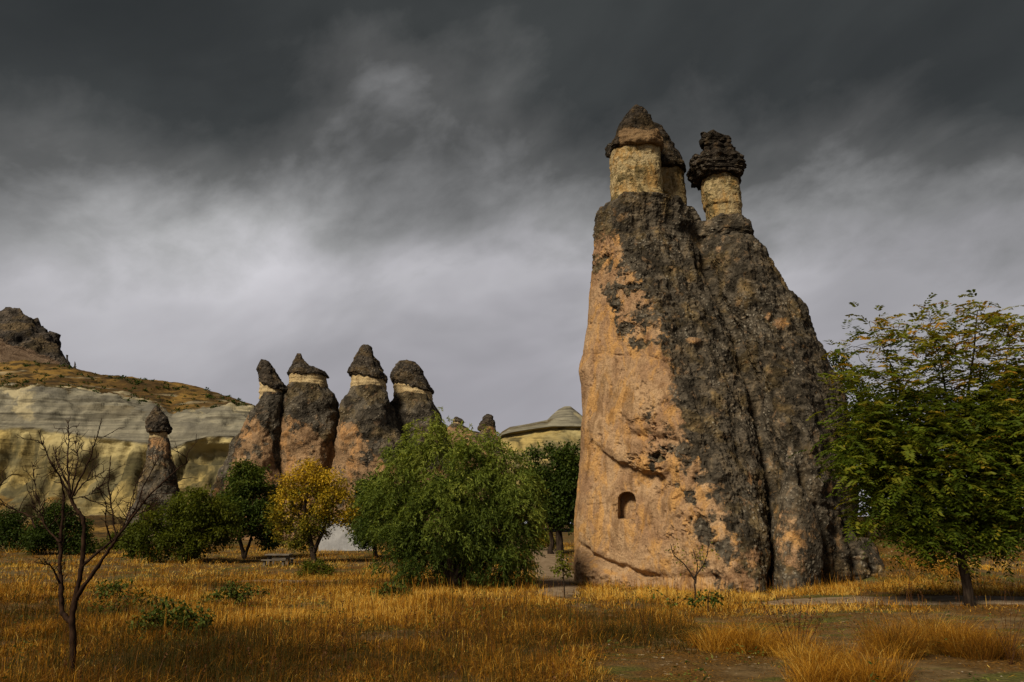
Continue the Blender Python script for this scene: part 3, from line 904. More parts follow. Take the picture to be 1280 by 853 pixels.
    base = np.array([at(900, 700, 23.0)[0], 24.0, 0.0])
    root = thing('fairy_chimney', 'huge double-headed tan and black rock cone with a carved arched niche', 'rock', base, 'fairy chimneys')
    body = raw_mesh('rock_body', V, faces, {'bare': bare}, True)
    body.set_sharp_from_angle(angle=math.radians(48))
    add('rock_body', body, M['tuff'], root, base)
    yel = lambda px, py, V: 0.60 + 0.65 * fbm(V * np.array([1.1, 1.1, 0.8]), 4, 0.6, 77)
    add('neck', column([(184, 768, 822), (194, 764, 824), (220, 764, 825), (247, 765, 828), (262, 762, 834)], 24.95, 150, 110, 0.8, 0.07, 1.8, 0, yel, 11, 2.8, 0.02, pit=0.035), M['neck'], root, base)
    add('neck', column([(206, 806, 850), (218, 804, 852), (246, 806, 856), (262, 806, 857), (282, 804, 860)], 26.1, 120, 90, 0.85, 0.06, 1.8, 0, yel, 12, 2.6, 0.02, pit=0.035), M['neck'], root, base)
    add('neck', column([(208, 880, 917), (220, 877, 919), (238, 877, 923), (260, 881, 926), (263, 883, 925), (266, 883, 925), (277, 885, 926), (288, 886, 925)], 25.3, 140, 110, 0.95, 0.06, 1.8, 0, yel, 13, 2.4, 0.03, pit=0.03), M['neck'], root, base)
    add('rock_shoulder', column([(276, 888, 922), (279, 884, 928), (286, 880, 934), (294, 876, 938), (302, 880, 936)], 25.2, 150, 90, 1.0, 0.16, 1.6, 0,
        lambda px, py, V: 0.12 + 0.25 * fbm(V * 1.1, 3, 0.5, 14), 14, 2.2, blocky=0.06, pit=0.06), M['tuff'], root, base)
    c1 = add('cap_stone', column([(132, 794, 797), (138, 786, 804), (146, 778, 810), (158, 773, 816), (170, 769, 821), (180, 763, 828), (187, 761, 830), (190, 764, 828), (192, 776, 816)], 24.9, 150, 110, 0.85, 0.12, 2.0, 0.06,
        lambda px, py, V: 0.85 * sstep(py, 150, 172) * sstep(px, 766, 782) + 0.1 + 0.2 * fbm(V * 1.2, 3, 0.5, 5), 21, 2.6, 0.05, blocky=0.06, pit=0.04, facets=7, cut=(0.84, 0.97)), M['cap'], root, base)
    c1['label'] = 'pointed dark cap with tan lower band'
    add('cap_stone', column([(180, 760, 766), (184, 757, 772), (192, 756, 774), (198, 760, 773), (200, 764, 770)], 25.5, 60, 40, 0.8, 0.05, 3, 0, None, 22, 2.2, blocky=0.05), M['cap'], root, base)
    add('cap_stone', column([(154, 815, 820), (160, 808, 826), (172, 803, 835), (190, 800, 844), (203, 798, 852), (211, 797, 856), (215, 800, 857), (217, 812, 851)], 26.0, 140, 100, 0.85, 0.10, 2.0, 0, None, 23, 2.5, 0.04, blocky=0.06, pit=0.04, facets=7, cut=(0.84, 0.97)), M['cap'], root, base)
    add('cap_stone', column([(187, 880, 913), (189, 878, 915), (196, 875, 918), (199, 869, 921), (205, 863, 925), (213, 862, 927), (221, 864, 927), (226, 868, 925), (228, 878, 915)], 25.3, 150, 110, 0.95, 0.13, 2.4, 0.03,
        lambda px, py, V: 0.30 * sstep(py, 200, 215) + 0.25 * fbm(V * 1.2, 3, 0.5, 5), 24, 3.6, 0.13, blocky=0.10, pit=0.04), M['cap'], root, base)
    add('cap_block', column([(168, 879, 890), (169, 877, 897), (173, 876, 908), (177, 875, 913), (182, 876, 913), (184, 880, 911), (190, 881, 911)], 25.3, 90, 60, 0.8, 0.12, 3.0, -0.05, None, 25, 3.4, 0.10, blocky=0.08, pit=0.03), M['cap'], root, base)
    return base


big_base = build_big_rock()


def chimney(label, Y, body, necks, caps, bare, seed, res=(150, 130), ratio=0.9, group='fairy chimneys'):
    cx = at((body[-1][1] + body[-1][2]) / 2, 670, Y)[0]
    base = np.array([cx, Y, 0.0])
    root = thing('fairy_chimney', label, 'rock', base, group)
    s = Y / 70.0
    add('rock_body', column(body, Y, res[0], res[1], ratio, 0.60 * s, 0.42 / s, 0, bare, seed, 2.3, blocky=0.14 * s, pit=0.12 * s), M['far_tuff'], root, base)
    for i, n in enumerate(necks):
        add('neck', column(n[0], Y + 0.3, 90, 50, ratio, 0.16 * s, 0.9 / s, n[1], lambda px, py, V: 0.8 + 0 * px, seed + 3 + i, 2.5, 0.12 * s), M['far_neck'], root, base)
    for i, c in enumerate(caps):
        cc = [(r[0], r[1] - 1.6 * k_, r[2] + 1.6 * k_) for r, k_ in zip(c[0], np.linspace(0, 1, len(c[0])))]
        add('cap_stone', column(cc, Y + 0.3, 100, 70, ratio, 0.30 * s, 0.9 / s, c[1], lambda px, py, V: 0.15 + 0.3 * fbm(V * 0.4, 3, 0.5, seed), seed + 6 + i, 2.5, 0.10 * s, blocky=0.10 * s, pit=0.10 * s, facets=7, cut=(0.84, 0.97)), M['far_cap'], root, base)
    return root


def bare_from(px_pts, py_pts, width=14, vmax=0.95, extra=0.35):
    return lambda px, py, V: np.clip(0.5 + (py - 6 - np.interp(px, px_pts, py_pts)) / (width * 3.0), 0.05, 0.64) + (0.45 + extra * 0.6) * fbm(V * np.array([0.55, 0.55, 0.32]), 5, 0.68, 91)


chimney('leftmost of four capped cones, its dark cap leaning forward over an orange flank', 70,
        [(492, 328, 353), (502, 324, 354), (518, 312, 352), (545, 300, 350), (572, 288, 352), (600, 275, 354), (640, 260, 356), (682, 250, 360)],
        [([(474, 326, 347), (482, 325, 355), (492, 325, 356), (503, 325, 352)], -0.25)],
        [([(450, 325, 334), (453, 323, 337), (463, 322, 343), (473, 323, 351), (482, 325, 359), (486, 330, 360), (488, 338, 356)], -0.28)],
        bare_from([280, 305, 322, 335, 345, 360], [600, 520, 516, 530, 575, 600], 16, 0.8, 0.6), 101)
chimney('capped cone with a hollowed orange face and a notched cap', 71.5,
        [(482, 364, 408), (492, 357, 412), (505, 351, 420), (520, 348, 423), (545, 346, 424), (572, 345, 420), (610, 344, 420), (682, 340, 424)],
        [([(466, 365, 405), (470, 363, 407), (480, 362, 408), (490, 362, 409)], 0.0)],
        [([(442, 371, 376), (448, 369, 379), (456, 367, 384), (461, 365, 392), (464, 364, 406), (468, 362, 408), (471, 364, 408), (473, 370, 402)], 0.0)],
        bare_from([345, 352, 362, 385, 403, 415, 424], [520, 515, 512, 528, 546, 552, 560], 10, 0.95, 0.25), 121)
chimney('tallest of the four capped cones, under a sharp triangular cap', 69.5,
        [(485, 440, 480), (494, 435, 485), (510, 426, 490), (530, 423, 496), (550, 421, 502), (572, 419, 508), (610, 416, 516), (682, 410, 528)],
        [([(462, 443, 478), (470, 439, 481), (480, 439, 482), (492, 438, 482)], -0.10)],
        [([(431, 454, 460), (434, 451, 463), (447, 446, 470), (458, 441, 476), (466, 438, 480), (471, 437, 482), (474, 442, 480)], -0.17)],
        bare_from([415, 430, 445, 460, 480, 500, 520], [520, 523, 532, 548, 570, 580, 585], 18, 0.85, 0.7), 141)
chimney('rightmost of the four capped cones, with a broad blunt cap and pale collar', 73,
        [(494, 494, 538), (504, 489, 543), (514, 486, 548), (525, 483, 553), (550, 478, 562), (600, 470, 578), (682, 460, 590)],
        [([(478, 495, 534), (486, 493, 539), (496, 492, 541), (503, 492, 541)], -0.12)],
        [([(452, 506, 520), (456, 497, 523), (464, 493, 528), (474, 489, 534), (482, 490, 538), (486, 494, 540), (489, 502, 534)], -0.20)],
        bare_from([480, 520, 560, 590], [575, 585, 575, 570], 18, 0.8, 0.5), 161)
chimney('slim grey pillar with a pointed cap standing before the layered cliff', 63,
        [(548, 188, 208), (560, 186, 210), (585, 183, 215), (605, 178, 220), (622, 173, 226), (645, 166, 234), (682, 155, 245)],
        [([(536, 188, 207), (541, 187, 209), (546, 188, 208), (552, 187, 209)], 0.0)],
        [([(506, 193, 196), (510, 191, 199), (518, 188, 204), (526, 186, 208), (536, 185, 210), (540, 186, 210), (541, 192, 206)], 0.0)],
        lambda px, py, V: 0.27 + 0.75 * fbm(V * np.array([0.5, 0.5, 0.3]), 4, 0.65, 181) + 0.2 * sstep(py, 590, 560), 181, (110, 110))
chimney('small lone cone with a hooked tip peeking over the willow bush', 96,
        [(534, 602, 619), (545, 600, 621), (560, 596, 625), (600, 588, 634), (670, 580, 645)],
        [],
        [([(518, 608, 611), (521, 606, 614), (528, 602, 618), (533, 601, 619), (537, 600, 620), (540, 605, 616)], 0.0)],
        lambda px, py, V: 0.55 + 0.4 * fbm(V * 0.4, 3, 0.5, 5), 201, (80, 70))
chimney('low pale cone with a tiny dark cap beside the blunt-capped cone', 98,
        [(530, 564, 576), (538, 556, 590), (548, 548, 604), (570, 540, 616), (670, 530, 630)],
        [([(525, 567, 575), (532, 566, 577), (537, 565, 578)], 0.0)],
        [([(521, 569, 571), (523, 567, 574), (527, 566, 577), (529, 568, 576)], 0.0)],
        lambda px, py, V: 0.5 + 0.4 * fbm(V * 0.4, 3, 0.5, 5), 221, (80, 70))
for i, (a, rows) in enumerate([('thin jagged rock needle on the slope below the dark peak, widest of three', [(446, 77, 80), (449, 76, 82), (454, 75, 86), (470, 72, 92)]),
                               ('knob-headed rock needle on the slope below the dark peak', [(444, 82, 86), (446, 82, 86), (448, 83, 85), (453, 81, 88), (470, 78, 92)]),
                               ('short rock spike standing apart down the slope below the dark peak', [(452, 93, 94), (456, 92, 96), (470, 89, 99)])]):
    me = column(rows, 205, 30, 24, 0.9, 0.5, 0.3, 0, None, 240 + i, 2.2, blocky=0.3)
    tag(add('rock_pinnacle', me, M['peak'], None, at(rows[-1][1], 468, 205)), a, 'rock', 'rock needles on the ridge')


# ------------------------------------------------------------------ branches and trees
class Tubes:
    def __init__(self):
        self.V, self.F4, self.n = [], [], 0

    def tube(self, pts, radii, sides=6):
        pts = np.asarray(pts, float); k = len(pts)
        tan = np.gradient(pts, axis=0); tan /= np.maximum(np.linalg.norm(tan, axis=1, keepdims=True), 1e-9)
        ref = np.array([0.31, 0.23, 0.92]) if abs(tan[0, 2]) < 0.8 else np.array([1.0, 0.1, 0.0])
        a = np.linspace(0, 2 * math.pi, sides, endpoint=False)
        u = np.cross(tan, ref); u /= np.maximum(np.linalg.norm(u, axis=1, keepdims=True), 1e-9)
        v = np.cross(tan, u)
        r = np.asarray(radii, float)[:, None, None]
        ring = pts[:, None] + r * (np.cos(a)[None, :, None] * u[:, None] + np.sin(a)[None, :, None] * v[:, None])
        self.V.append(ring.reshape(-1, 3))
        self.F4.append(grid_faces(k, sides, True) + self.n)
        self.n += k * sides

    def mesh(self, name, tint=None):
        V = np.concatenate(self.V)
        return raw_mesh(name, V, [np.concatenate(self.F4)], {'tint': np.full(len(V), 0.4 if tint is None else tint)}, True)


def bend(a, b, n, jit, sag=0.0):
    t = np.linspace(0, 1, n)[:, None]
    L_ = np.linalg.norm(b - a)
    p = a * (1 - t) + b * t
    off = rng.normal(size=3) * jit * L_
    p = p + np.sin(t * math.pi) * off + np.sin(t * math.pi * 2) * rng.normal(size=3) * jit * 0.5 * L_
    p[:, 2] += (np.sin(t * math.pi) * sag * L_)[:, 0]
    return p


def blob_world(blobs, Y, depth=0.9):
    out = []
    for bx, by, r in blobs:
        c = at(bx, by, Y); rad = np.linalg.norm(at(bx + r, by, Y) - c)
        out.append((c, rad))
    return out


def sample_blobs(bw, n, yscale=0.9, inner=0.35):
    vol = np.array([r ** 2.3 for _, r in bw]); pick = rng.choice(len(bw), n, p=vol / vol.sum())
    d = rng.normal(size=(n, 3)); d /= np.linalg.norm(d, axis=1, keepdims=True)
    rr = rng.uniform(inner ** 3, 1, n) ** (1 / 3)
    c = np.array([bw[i][0] for i in pick]); r = np.array([bw[i][1] for i in pick])
    p = c + d * (rr * r)[:, None] * np.array([1, yscale, 1])
    # spread the blobs themselves in depth
    off = np.array([0.0] * len(bw)); off = np.random.default_rng(len(bw)).uniform(-0.5, 0.5, len(bw)) * np.array([r for _, r in bw])
    p[:, 1] += off[pick]
    return p, d


def grow(tb, trunk, radii, targets, jit=0.09, sag=0.06, rmin=0.006, sides=5, start=0.35, pull=0.55):
    """trunk polylines + branches to every target, each leaving the nearest earlier node"""
    nodes, nr = [], []
    for pts, rad in zip(trunk, radii):
        tb.tube(pts, rad, 8)
        k0 = int(len(pts) * start)
        nodes += list(pts[k0:]); nr += list(rad[k0:])
    cen = np.mean([p for pts in trunk for p in pts[-2:]], axis=0)
    order = np.argsort(np.linalg.norm(targets - cen, axis=1))
    for i in order:
        tgt = targets[i]
        A = np.array(nodes); R = np.array(nr)
        dist = np.linalg.norm(A - tgt, axis=1) * (1 + 0.6 * (A[:, 2] > tgt[2] + 0.1)) - R * 2.0
        j = int(np.argmin(dist))
        r0 = min(R[j] * 0.72, 0.012 + 0.03 * np.linalg.norm(A[j] - tgt))
        r0 = max(r0, rmin)
        n = 6
        p = bend(A[j], tgt, n, jit, sag)
        rad = np.linspace(r0, rmin * 0.6, n)
        tb.tube(p, rad, sides)
        nodes += list(p[2:]); nr += list(rad[2:])


def tree(name, label, base_px, Y, trunk_px, r0, blobs, style, mat, n_clump, n_leaf, size, tint=(0, 1), group='trees in the valley', cat='tree', yscale=0.9, spread=0.35, n_branch=60, inner=0.35, droop=0.2, sides=5, extra_clumps=None, bark='bark', light_top=0.0):
    """tree from photo-traced trunk lines and crown blobs at distance Y"""
    gb = at(base_px[0], base_px[1], Y)
    base = np.array([gb[0], Y, float(ground_z(gb[0], Y))])
    root = thing(name, label, cat, base, group)
    tb = Tubes()
    trunks, rads = [], []
    for ln in trunk_px:
        pts = np.array([at(p[0], p[1], Y + (p[2] if len(p) > 2 else 0)) for p in ln])
        if ln is trunk_px[0]:
            pts[0, 2] = base[2] - 0.15
        k = np.linspace(0, len(pts) - 1, len(pts) * 3)
        pts = np.stack([np.interp(k, np.arange(len(pts)), pts[:, q]) for q in range(3)], -1)
        pts += rng.normal(size=pts.shape) * r0 * 0.12
        f = 1.0 if ln is trunk_px[0] else (0.45 if style == 'pinnate' else 0.7)
        rads.append(r0 * f * np.linspace(1.0, 0.10 if style == 'pinnate' else 0.4, len(pts)) * np.where(np.arange(len(pts)) == 0, 1.3, 1)); trunks.append(pts)
    bw = blob_world(blobs, Y)
    C, D = sample_blobs(bw, n_clump, yscale, inner)
    tg = C[:n_branch] if style != 'pinnate' else C[:n_branch]
    tg = tg - D[:n_branch] * 0.12
    if extra_clumps is not None:
        tg = np.concatenate([tg, np.array([at(p[0], p[1], Y + p[2]) for p in extra_clumps])])
    grow(tb, trunks, rads, tg, sides=sides)
    tr = add('trunk', tb.mesh('trunk'), M[bark], root, base)
    if extra_clumps is not None:
        E = np.array([at(p[0], p[1], Y + p[2]) for p in extra_clumps])
        C = np.concatenate([C, E]); D = np.concatenate([D, np.tile([0, 0, 1.0], (len(E), 1))])
    nC = len(C)
    is_extra = np.arange(nC) >= n_clump
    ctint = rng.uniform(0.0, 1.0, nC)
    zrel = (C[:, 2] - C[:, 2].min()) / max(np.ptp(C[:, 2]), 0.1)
    ctint = np.clip(ctint * 0.6 + 0.4 * rng.uniform(size=nC) + light_top * (zrel - 0.5), 0, 1)  # sunlit tops and shaded lower crown are put into the leaf tint
    if style == 'willow':
        # hanging strands of narrow leaves
        k = 12
        ns = n_leaf
        S = np.repeat(C, ns, 0) + rng.normal(size=(nC * ns, 3)) * spread * 0.5
        out = np.repeat(D, ns, 0) * 0.6 + rng.normal(size=(nC * ns, 3)) * 0.45
        out[:, 2] = out[:, 2] * 0.5 + 0.25
        out /= np.linalg.norm(out, axis=1, keepdims=True)
        ln = rng.uniform(0.35, 0.75, nC * ns) * spread * 1.6
        t = (np.arange(k) + 0.5) / k
        pos = S[:, None] + out[:, None] * (ln[:, None] * t)[..., None]
        pos[..., 2] -= ln[:, None] * droop * 2.2 * t ** 2
        dirs = out[:, None] * np.ones((1, k, 1)) + np.array([0, 0, -1.0]) * (droop * 4.4 * t)[None, :, None]
        dirs = dirs / np.linalg.norm(dirs, axis=2, keepdims=True)
        dirs = dirs + rng.normal(size=dirs.shape) * 0.45
        pos = pos.reshape(-1, 3); dirs = dirs.reshape(-1, 3)
        tn = np.repeat(np.repeat(ctint, ns), k)
        sz = size * rng.uniform(0.6, 1.25, len(pos))
        tnt = tint[0] + (tint[1] - tint[0]) * np.clip(0.65 * tn + 0.35 * rng.uniform(size=len(pos)), 0, 1)
        V, F, T = leaf_quads(pos, dirs, sz, sz * 0.26, tnt)
    elif style == 'pinnate':
        nl = n_leaf
        cnt = np.where(is_extra, 4, nl)
        rp = np.repeat(np.arange(nC), cnt)
        S = C[rp] + rng.normal(size=(len(rp), 3)) * np.where(is_extra[rp], 0.14, spread * 0.45)[:, None]
        az = rng.uniform(0, 2 * math.pi, len(S))
        out = np.stack([np.cos(az), np.sin(az), rng.uniform(-0.5, 0.9, len(S))], -1) + 0.5 * D[rp]
        out /= np.linalg.norm(out, axis=1, keepdims=True)
        ln = size * 3.6 * rng.uniform(0.65, 1.2, len(S))
        k = 6
        t = np.linspace(0.18, 1.0, k)
        spine = S[:, None] + out[:, None] * (ln[:, None] * t)[..., None]
        spine[..., 2] -= ln[:, None] * 0.42 * t ** 2 * (0.5 + droop)
        tang = out[:, None] + np.array([0, 0, -1.0]) * (0.8 * (0.5 + droop) * t)[None, :, None]
        tang = tang / np.linalg.norm(tang, axis=2, keepdims=True)
        side = np.cross(tang, np.array([0, 0, 1.0])); side /= np.maximum(np.linalg.norm(side, axis=2, keepdims=True), 1e-6)
        upv = np.cross(side, tang)
        pos, dirs, ups = [], [], []
        for sg in (-1, 1):
            pos.append(spine); dirs.append(side * sg * 0.85 + tang * 0.55 - upv * 0.15); ups.append(upv)
        pos = np.stack(pos, 2).reshape(-1, 3); dirs = np.stack(dirs, 2).reshape(-1, 3); ups = np.stack(ups, 2).reshape(-1, 3)
        ups = ups + rng.normal(size=ups.shape) * 0.2 + np.repeat(rng.normal(size=(len(S), 3)) * 1.5, k * 2, 0)
        dirs = dirs + rng.normal(size=dirs.shape) * 0.12
        tn = np.repeat(np.clip(0.55 * ctint[rp] + 0.10 * is_extra[rp] + 0.45 * rng.uniform(size=len(S)) ** 1.5, 0, 1), k * 2)
        sz = size * rng.uniform(0.75, 1.15, len(pos))
        tnt = tint[0] + (tint[1] - tint[0]) * np.clip(tn + rng.normal(size=len(pos)) * 0.05, 0, 1)
        V, F, T = leaf_quads(pos, dirs, sz, sz * 0.36, tnt, up=ups)
    else:
        S = np.repeat(C, n_leaf, 0)
        g = rng.normal(size=S.shape); g *= (rng.uniform(0.2, 1, len(S)) / np.maximum(np.linalg.norm(g, axis=1), 1e-6))[:, None]
        pos = S + g * spread * np.array([1, 1, 0.75])
        dirs = g * 0.8 + rng.normal(size=S.shape) * 0.6 + np.array([0, 0, -droop * 2])
        ups = np.array([0, 0, 1.0]) + rng.normal(size=S.shape) * 0.6
        sz = size * rng.uniform(0.65, 1.25, len(S))
        tnt = tint[0] + (tint[1] - tint[0]) * np.clip(0.65 * np.repeat(ctint, n_leaf) + 0.35 * rng.uniform(size=len(S)), 0, 1)
        V, F, T = leaf_quads(pos, dirs, sz, sz * 0.62, tnt, up=ups)
    zmin = ground_z(V[:, 0], V[:, 1]) + 0.01
    V[:, 2] = np.maximum(V[:, 2], zmin)
    add('crown', raw_mesh('crown', V, [F], {'tint': T}), M[mat], root, base)
    return root


# far and middle trees
tree('bushy_tree', 'low round dark green tree beside the slim grey pillar', (246, 702), 34, [[(246, 702), (244, 690), (238, 672), (232, 655)], [(244, 690), (256, 672), (266, 655)]], 0.14,
     [(190, 668, 30), (215, 652, 34), (245, 640, 28), (272, 645, 26), (282, 665, 18), (225, 672, 34), (178, 682, 18), (255, 660, 32)], 'round', 'leaf_green', 260, 110, 0.115, (0, 0.85), spread=0.42, n_branch=70, light_top=0.3)
tree('bushy_tree', 'dark green upright tree between the round tree and the yellow tree', (306, 699), 37, [[(307, 699), (303, 686), (298, 668), (302, 640)], [(306, 697), (312, 680), (318, 655), (316, 630)]], 0.11,
     [(306, 600, 24), (318, 622, 26), (295, 628, 22), (330, 650, 20), (290, 655, 14), (334, 676, 12), (310, 648, 24)], 'round', 'leaf_dark', 190, 110, 0.125, (0.1, 1.0), spread=0.42, n_branch=60, light_top=0.5)
tree('fruit_tree', 'yellow-leaved autumn tree with dark forked trunk', (392, 701), 33, [[(394, 701), (390, 686), (384, 660), (380, 635), (385, 610)], [(392, 690), (402, 668), (412, 645)], [(384, 660), (370, 640), (362, 620)]], 0.13,
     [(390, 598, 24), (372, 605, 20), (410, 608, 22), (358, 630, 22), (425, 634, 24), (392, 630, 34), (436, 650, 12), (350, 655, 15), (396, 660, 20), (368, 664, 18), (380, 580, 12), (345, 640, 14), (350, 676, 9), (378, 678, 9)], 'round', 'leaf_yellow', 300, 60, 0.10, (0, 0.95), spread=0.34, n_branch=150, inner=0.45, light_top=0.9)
tree('bushy_tree', 'dark tree half hidden between the yellow tree and the willow bush', (470, 702), 38, [[(470, 702), (468, 680), (465, 650)]], 0.12,
     [(455, 640, 24), (470, 615, 24), (480, 650, 26), (460, 665, 18)], 'round', 'leaf_dark', 130, 110, 0.125, (0, 0.8), spread=0.45, n_branch=30)
tree('willow_bush', 'great rounded olive-green willow bush in the golden grass', (566, 737), 21, [[(566, 737), (564, 700), (556, 650), (548, 600)], [(566, 730), (590, 680), (608, 620)], [(564, 730), (540, 690), (508, 640)], [(566, 730), (600, 700), (640, 660)]], 0.13,
     [(512, 560, 16), (530, 546, 14), (552, 548, 18), (582, 556, 20), (606, 566, 18), (632, 572, 12), (660, 628, 14), (676, 642, 9), (458, 606, 9), (470, 590, 10), (545, 530, 8), (502, 590, 30), (540, 595, 40), (585, 600, 46), (625, 590, 24), (642, 612, 28), (610, 630, 50), (500, 640, 44), (550, 650, 60), (600, 670, 52), (648, 648, 28), (488, 690, 30), (530, 700, 32), (580, 708, 28), (625, 700, 30), (650, 690, 20), (668, 655, 12), (470, 622, 16), (465, 650, 14), (562, 540, 10)],
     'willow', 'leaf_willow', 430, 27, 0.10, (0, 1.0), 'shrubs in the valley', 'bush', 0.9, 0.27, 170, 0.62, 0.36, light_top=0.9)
tree('bushy_tree', 'dark round-leaved tree standing by the path behind the big rock', (699, 692), 40, [[(700, 694), (699, 670), (697, 640), (692, 610)], [(688, 694), (690, 670), (684, 640)], [(699, 660), (712, 630), (716, 600)]], 0.2,
     [(668, 578, 16), (690, 566, 10), (680, 600, 24), (712, 572, 18), (722, 590, 22), (705, 612, 30), (690, 635, 26), (715, 640, 24), (672, 620, 14), (728, 620, 24), (700, 575, 10), (655, 570, 8)], 'round', 'leaf_dark', 260, 90, 0.16, (0, 0.9), spread=0.5, n_branch=60, light_top=0.3)
tree('low_bush', 'small yellow-green bush at the bend of the pale path', (678, 690), 43, [[(678, 692), (677, 680), (676, 670)]], 0.05,
     [(672, 678, 9), (682, 672, 9), (668, 664, 8), (690, 680, 7)], 'round', 'leaf_yellow', 50, 50, 0.11, (0, 0.6), 'shrubs in the valley', 'bush', spread=0.35, n_branch=20)
tree('low_bush', 'dark bush at the foot of the cliff behind the bare tree', (75, 692), 40, [[(75, 692), (74, 670), (72, 650)]], 0.07,
     [(60, 662, 24), (85, 668, 24), (105, 680, 14), (45, 680, 16), (75, 645, 16)], 'round', 'leaf_dark', 150, 100, 0.12, (0, 0.8), 'shrubs in the valley', 'bush', spread=0.45, n_branch=40)
tree('low_bush', 'dark bush at the cut edge of the cliff foot', (8, 692), 43, [[(8, 692), (6, 670), (5, 655)]], 0.07,
     [(5, 660, 20), (20, 672, 16), (-20, 665, 22), (-45, 668, 24)], 'round', 'leaf_dark', 130, 100, 0.12, (0, 0.8), 'shrubs in the valley', 'bush', spread=0.45, n_branch=30)
tree('low_bush', 'dull olive bush spreading under the slim grey pillar', (168, 694), 45, [[(168, 694), (166, 680), (164, 668)]], 0.06,
     [(155, 676, 16), (172, 668, 14), (140, 684, 12), (125, 688, 9), (190, 640, 9)], 'round', 'leaf_green', 100, 80, 0.12, (0.1, 0.7), 'shrubs in the valley', 'bush', spread=0.45, n_branch=25)
tree('low_bush', 'grey-green weed bush in front of the yellow tree', (392, 722), 24, [[(392, 722), (390, 714), (388, 708)]], 0.02,
     [(385, 712, 9), (398, 710, 9), (410, 713, 7), (374, 716, 6)], 'round', 'leaf_green', 60, 40, 0.06, (0.2, 0.8), 'shrubs in the valley', 'bush', spread=0.16, n_branch=24)
# right-hand trees
tree('bushy_tree', 'dark small-leaved tree rising between the big rock and the pinnate tree', (1142, 706), 27, [[(1142, 706), (1138, 670), (1120, 600), (1085, 520), (1060, 470)], [(1138, 670), (1150, 600), (1140, 540)]], 0.16,
     [(1050, 468, 16), (1068, 488, 22), (1045, 448, 10), (1085, 520, 30), (1110, 570, 40), (1140, 620, 40), (1090, 590, 26), (1150, 670, 30), (1120, 665, 24)], 'round', 'leaf_green', 230, 85, 0.11, (0, 0.7), spread=0.4, n_branch=70)
xs = []
for cx_, cy_, nn_, sp_ in [(1068, 432, 6, 12), (1092, 405, 5, 10), (1110, 440, 12, 20), (1140, 420, 10, 16), (1165, 395, 6, 10), (1172, 430, 14, 20), (1200, 415, 10, 18), (1218, 384, 4, 6), (1240, 405, 9, 14), (1262, 410, 9, 12), (1250, 440, 14, 20), (1285, 430, 14, 20), (1085, 465, 10, 18), (1130, 470, 18, 24), (1205, 460, 20, 26), (1270, 470, 22, 26), (1160, 455, 14, 22), (1300, 460, 18, 24), (1060, 480, 8, 12)]:
    for _ in range(nn_):
        xs.append((cx_ + random.gauss(0, sp_ * 0.6), cy_ + random.gauss(0, sp_ * 0.5), random.uniform(-1.0, 1.0)))
tree('pinnate_tree', 'leafy tree with feathery pinnate leaves standing on the gravel path', (1213, 756), 15.9,
     [[(1213, 757), (1206, 720), (1200, 690), (1201, 650), (1206, 600), (1205, 545), (1212, 470), (1222, 390)], [(1201, 650), (1170, 600), (1150, 540), (1120, 470), (1095, 415)], [(1203, 620), (1235, 570), (1252, 500), (1262, 425)], [(1202, 640), (1150, 610), (1095, 570), (1065, 540)], [(1205, 560), (1185, 500), (1168, 420)], [(1203, 640), (1250, 620), (1300, 590)]], 0.10,
     [(1085, 530, 34), (1070, 560, 26), (1100, 575, 46), (1130, 530, 40), (1150, 580, 52), (1170, 640, 42), (1110, 625, 36), (1200, 590, 56), (1215, 530, 40), (1250, 560, 52), (1260, 500, 40), (1240, 640, 44), (1290, 600, 60), (1300, 520, 50), (1200, 668, 26), (1150, 668, 22), (1320, 560, 50), (1175, 510, 34)],
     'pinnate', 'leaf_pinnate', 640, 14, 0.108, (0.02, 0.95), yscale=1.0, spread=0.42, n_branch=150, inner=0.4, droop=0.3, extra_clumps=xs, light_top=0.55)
tree('sapling', 'thin green sapling at the mouth of the pale path', (705, 744), 18.4, [[(706, 744), (705, 728), (703, 710), (702, 698)]], 0.016,
     [(702, 702, 7), (698, 711, 7), (707, 713, 7), (703, 692, 4)], 'round', 'leaf_green', 26, 12, 0.075, (0.4, 0.95), 'young trees in the grass', spread=0.12, n_branch=14, sides=4)
tree('sapling', 'thin half-bare sapling in the grass before the big rock', (868, 757), 16.9, [[(868, 757), (869, 738), (868, 722)], [(868, 724), (856, 706), (842, 694), (838, 680)], [(868, 722), (880, 706), (885, 690), (886, 676)], [(869, 730), (872, 706), (866, 686)]], 0.025,
     [(842, 688, 10), (860, 690, 12), (884, 690, 10), (872, 700, 14), (850, 704, 9)], 'round', 'leaf_yellow', 46, 3, 0.06, (0.0, 0.6), 'young trees in the grass', spread=0.16, n_branch=40, sides=4)

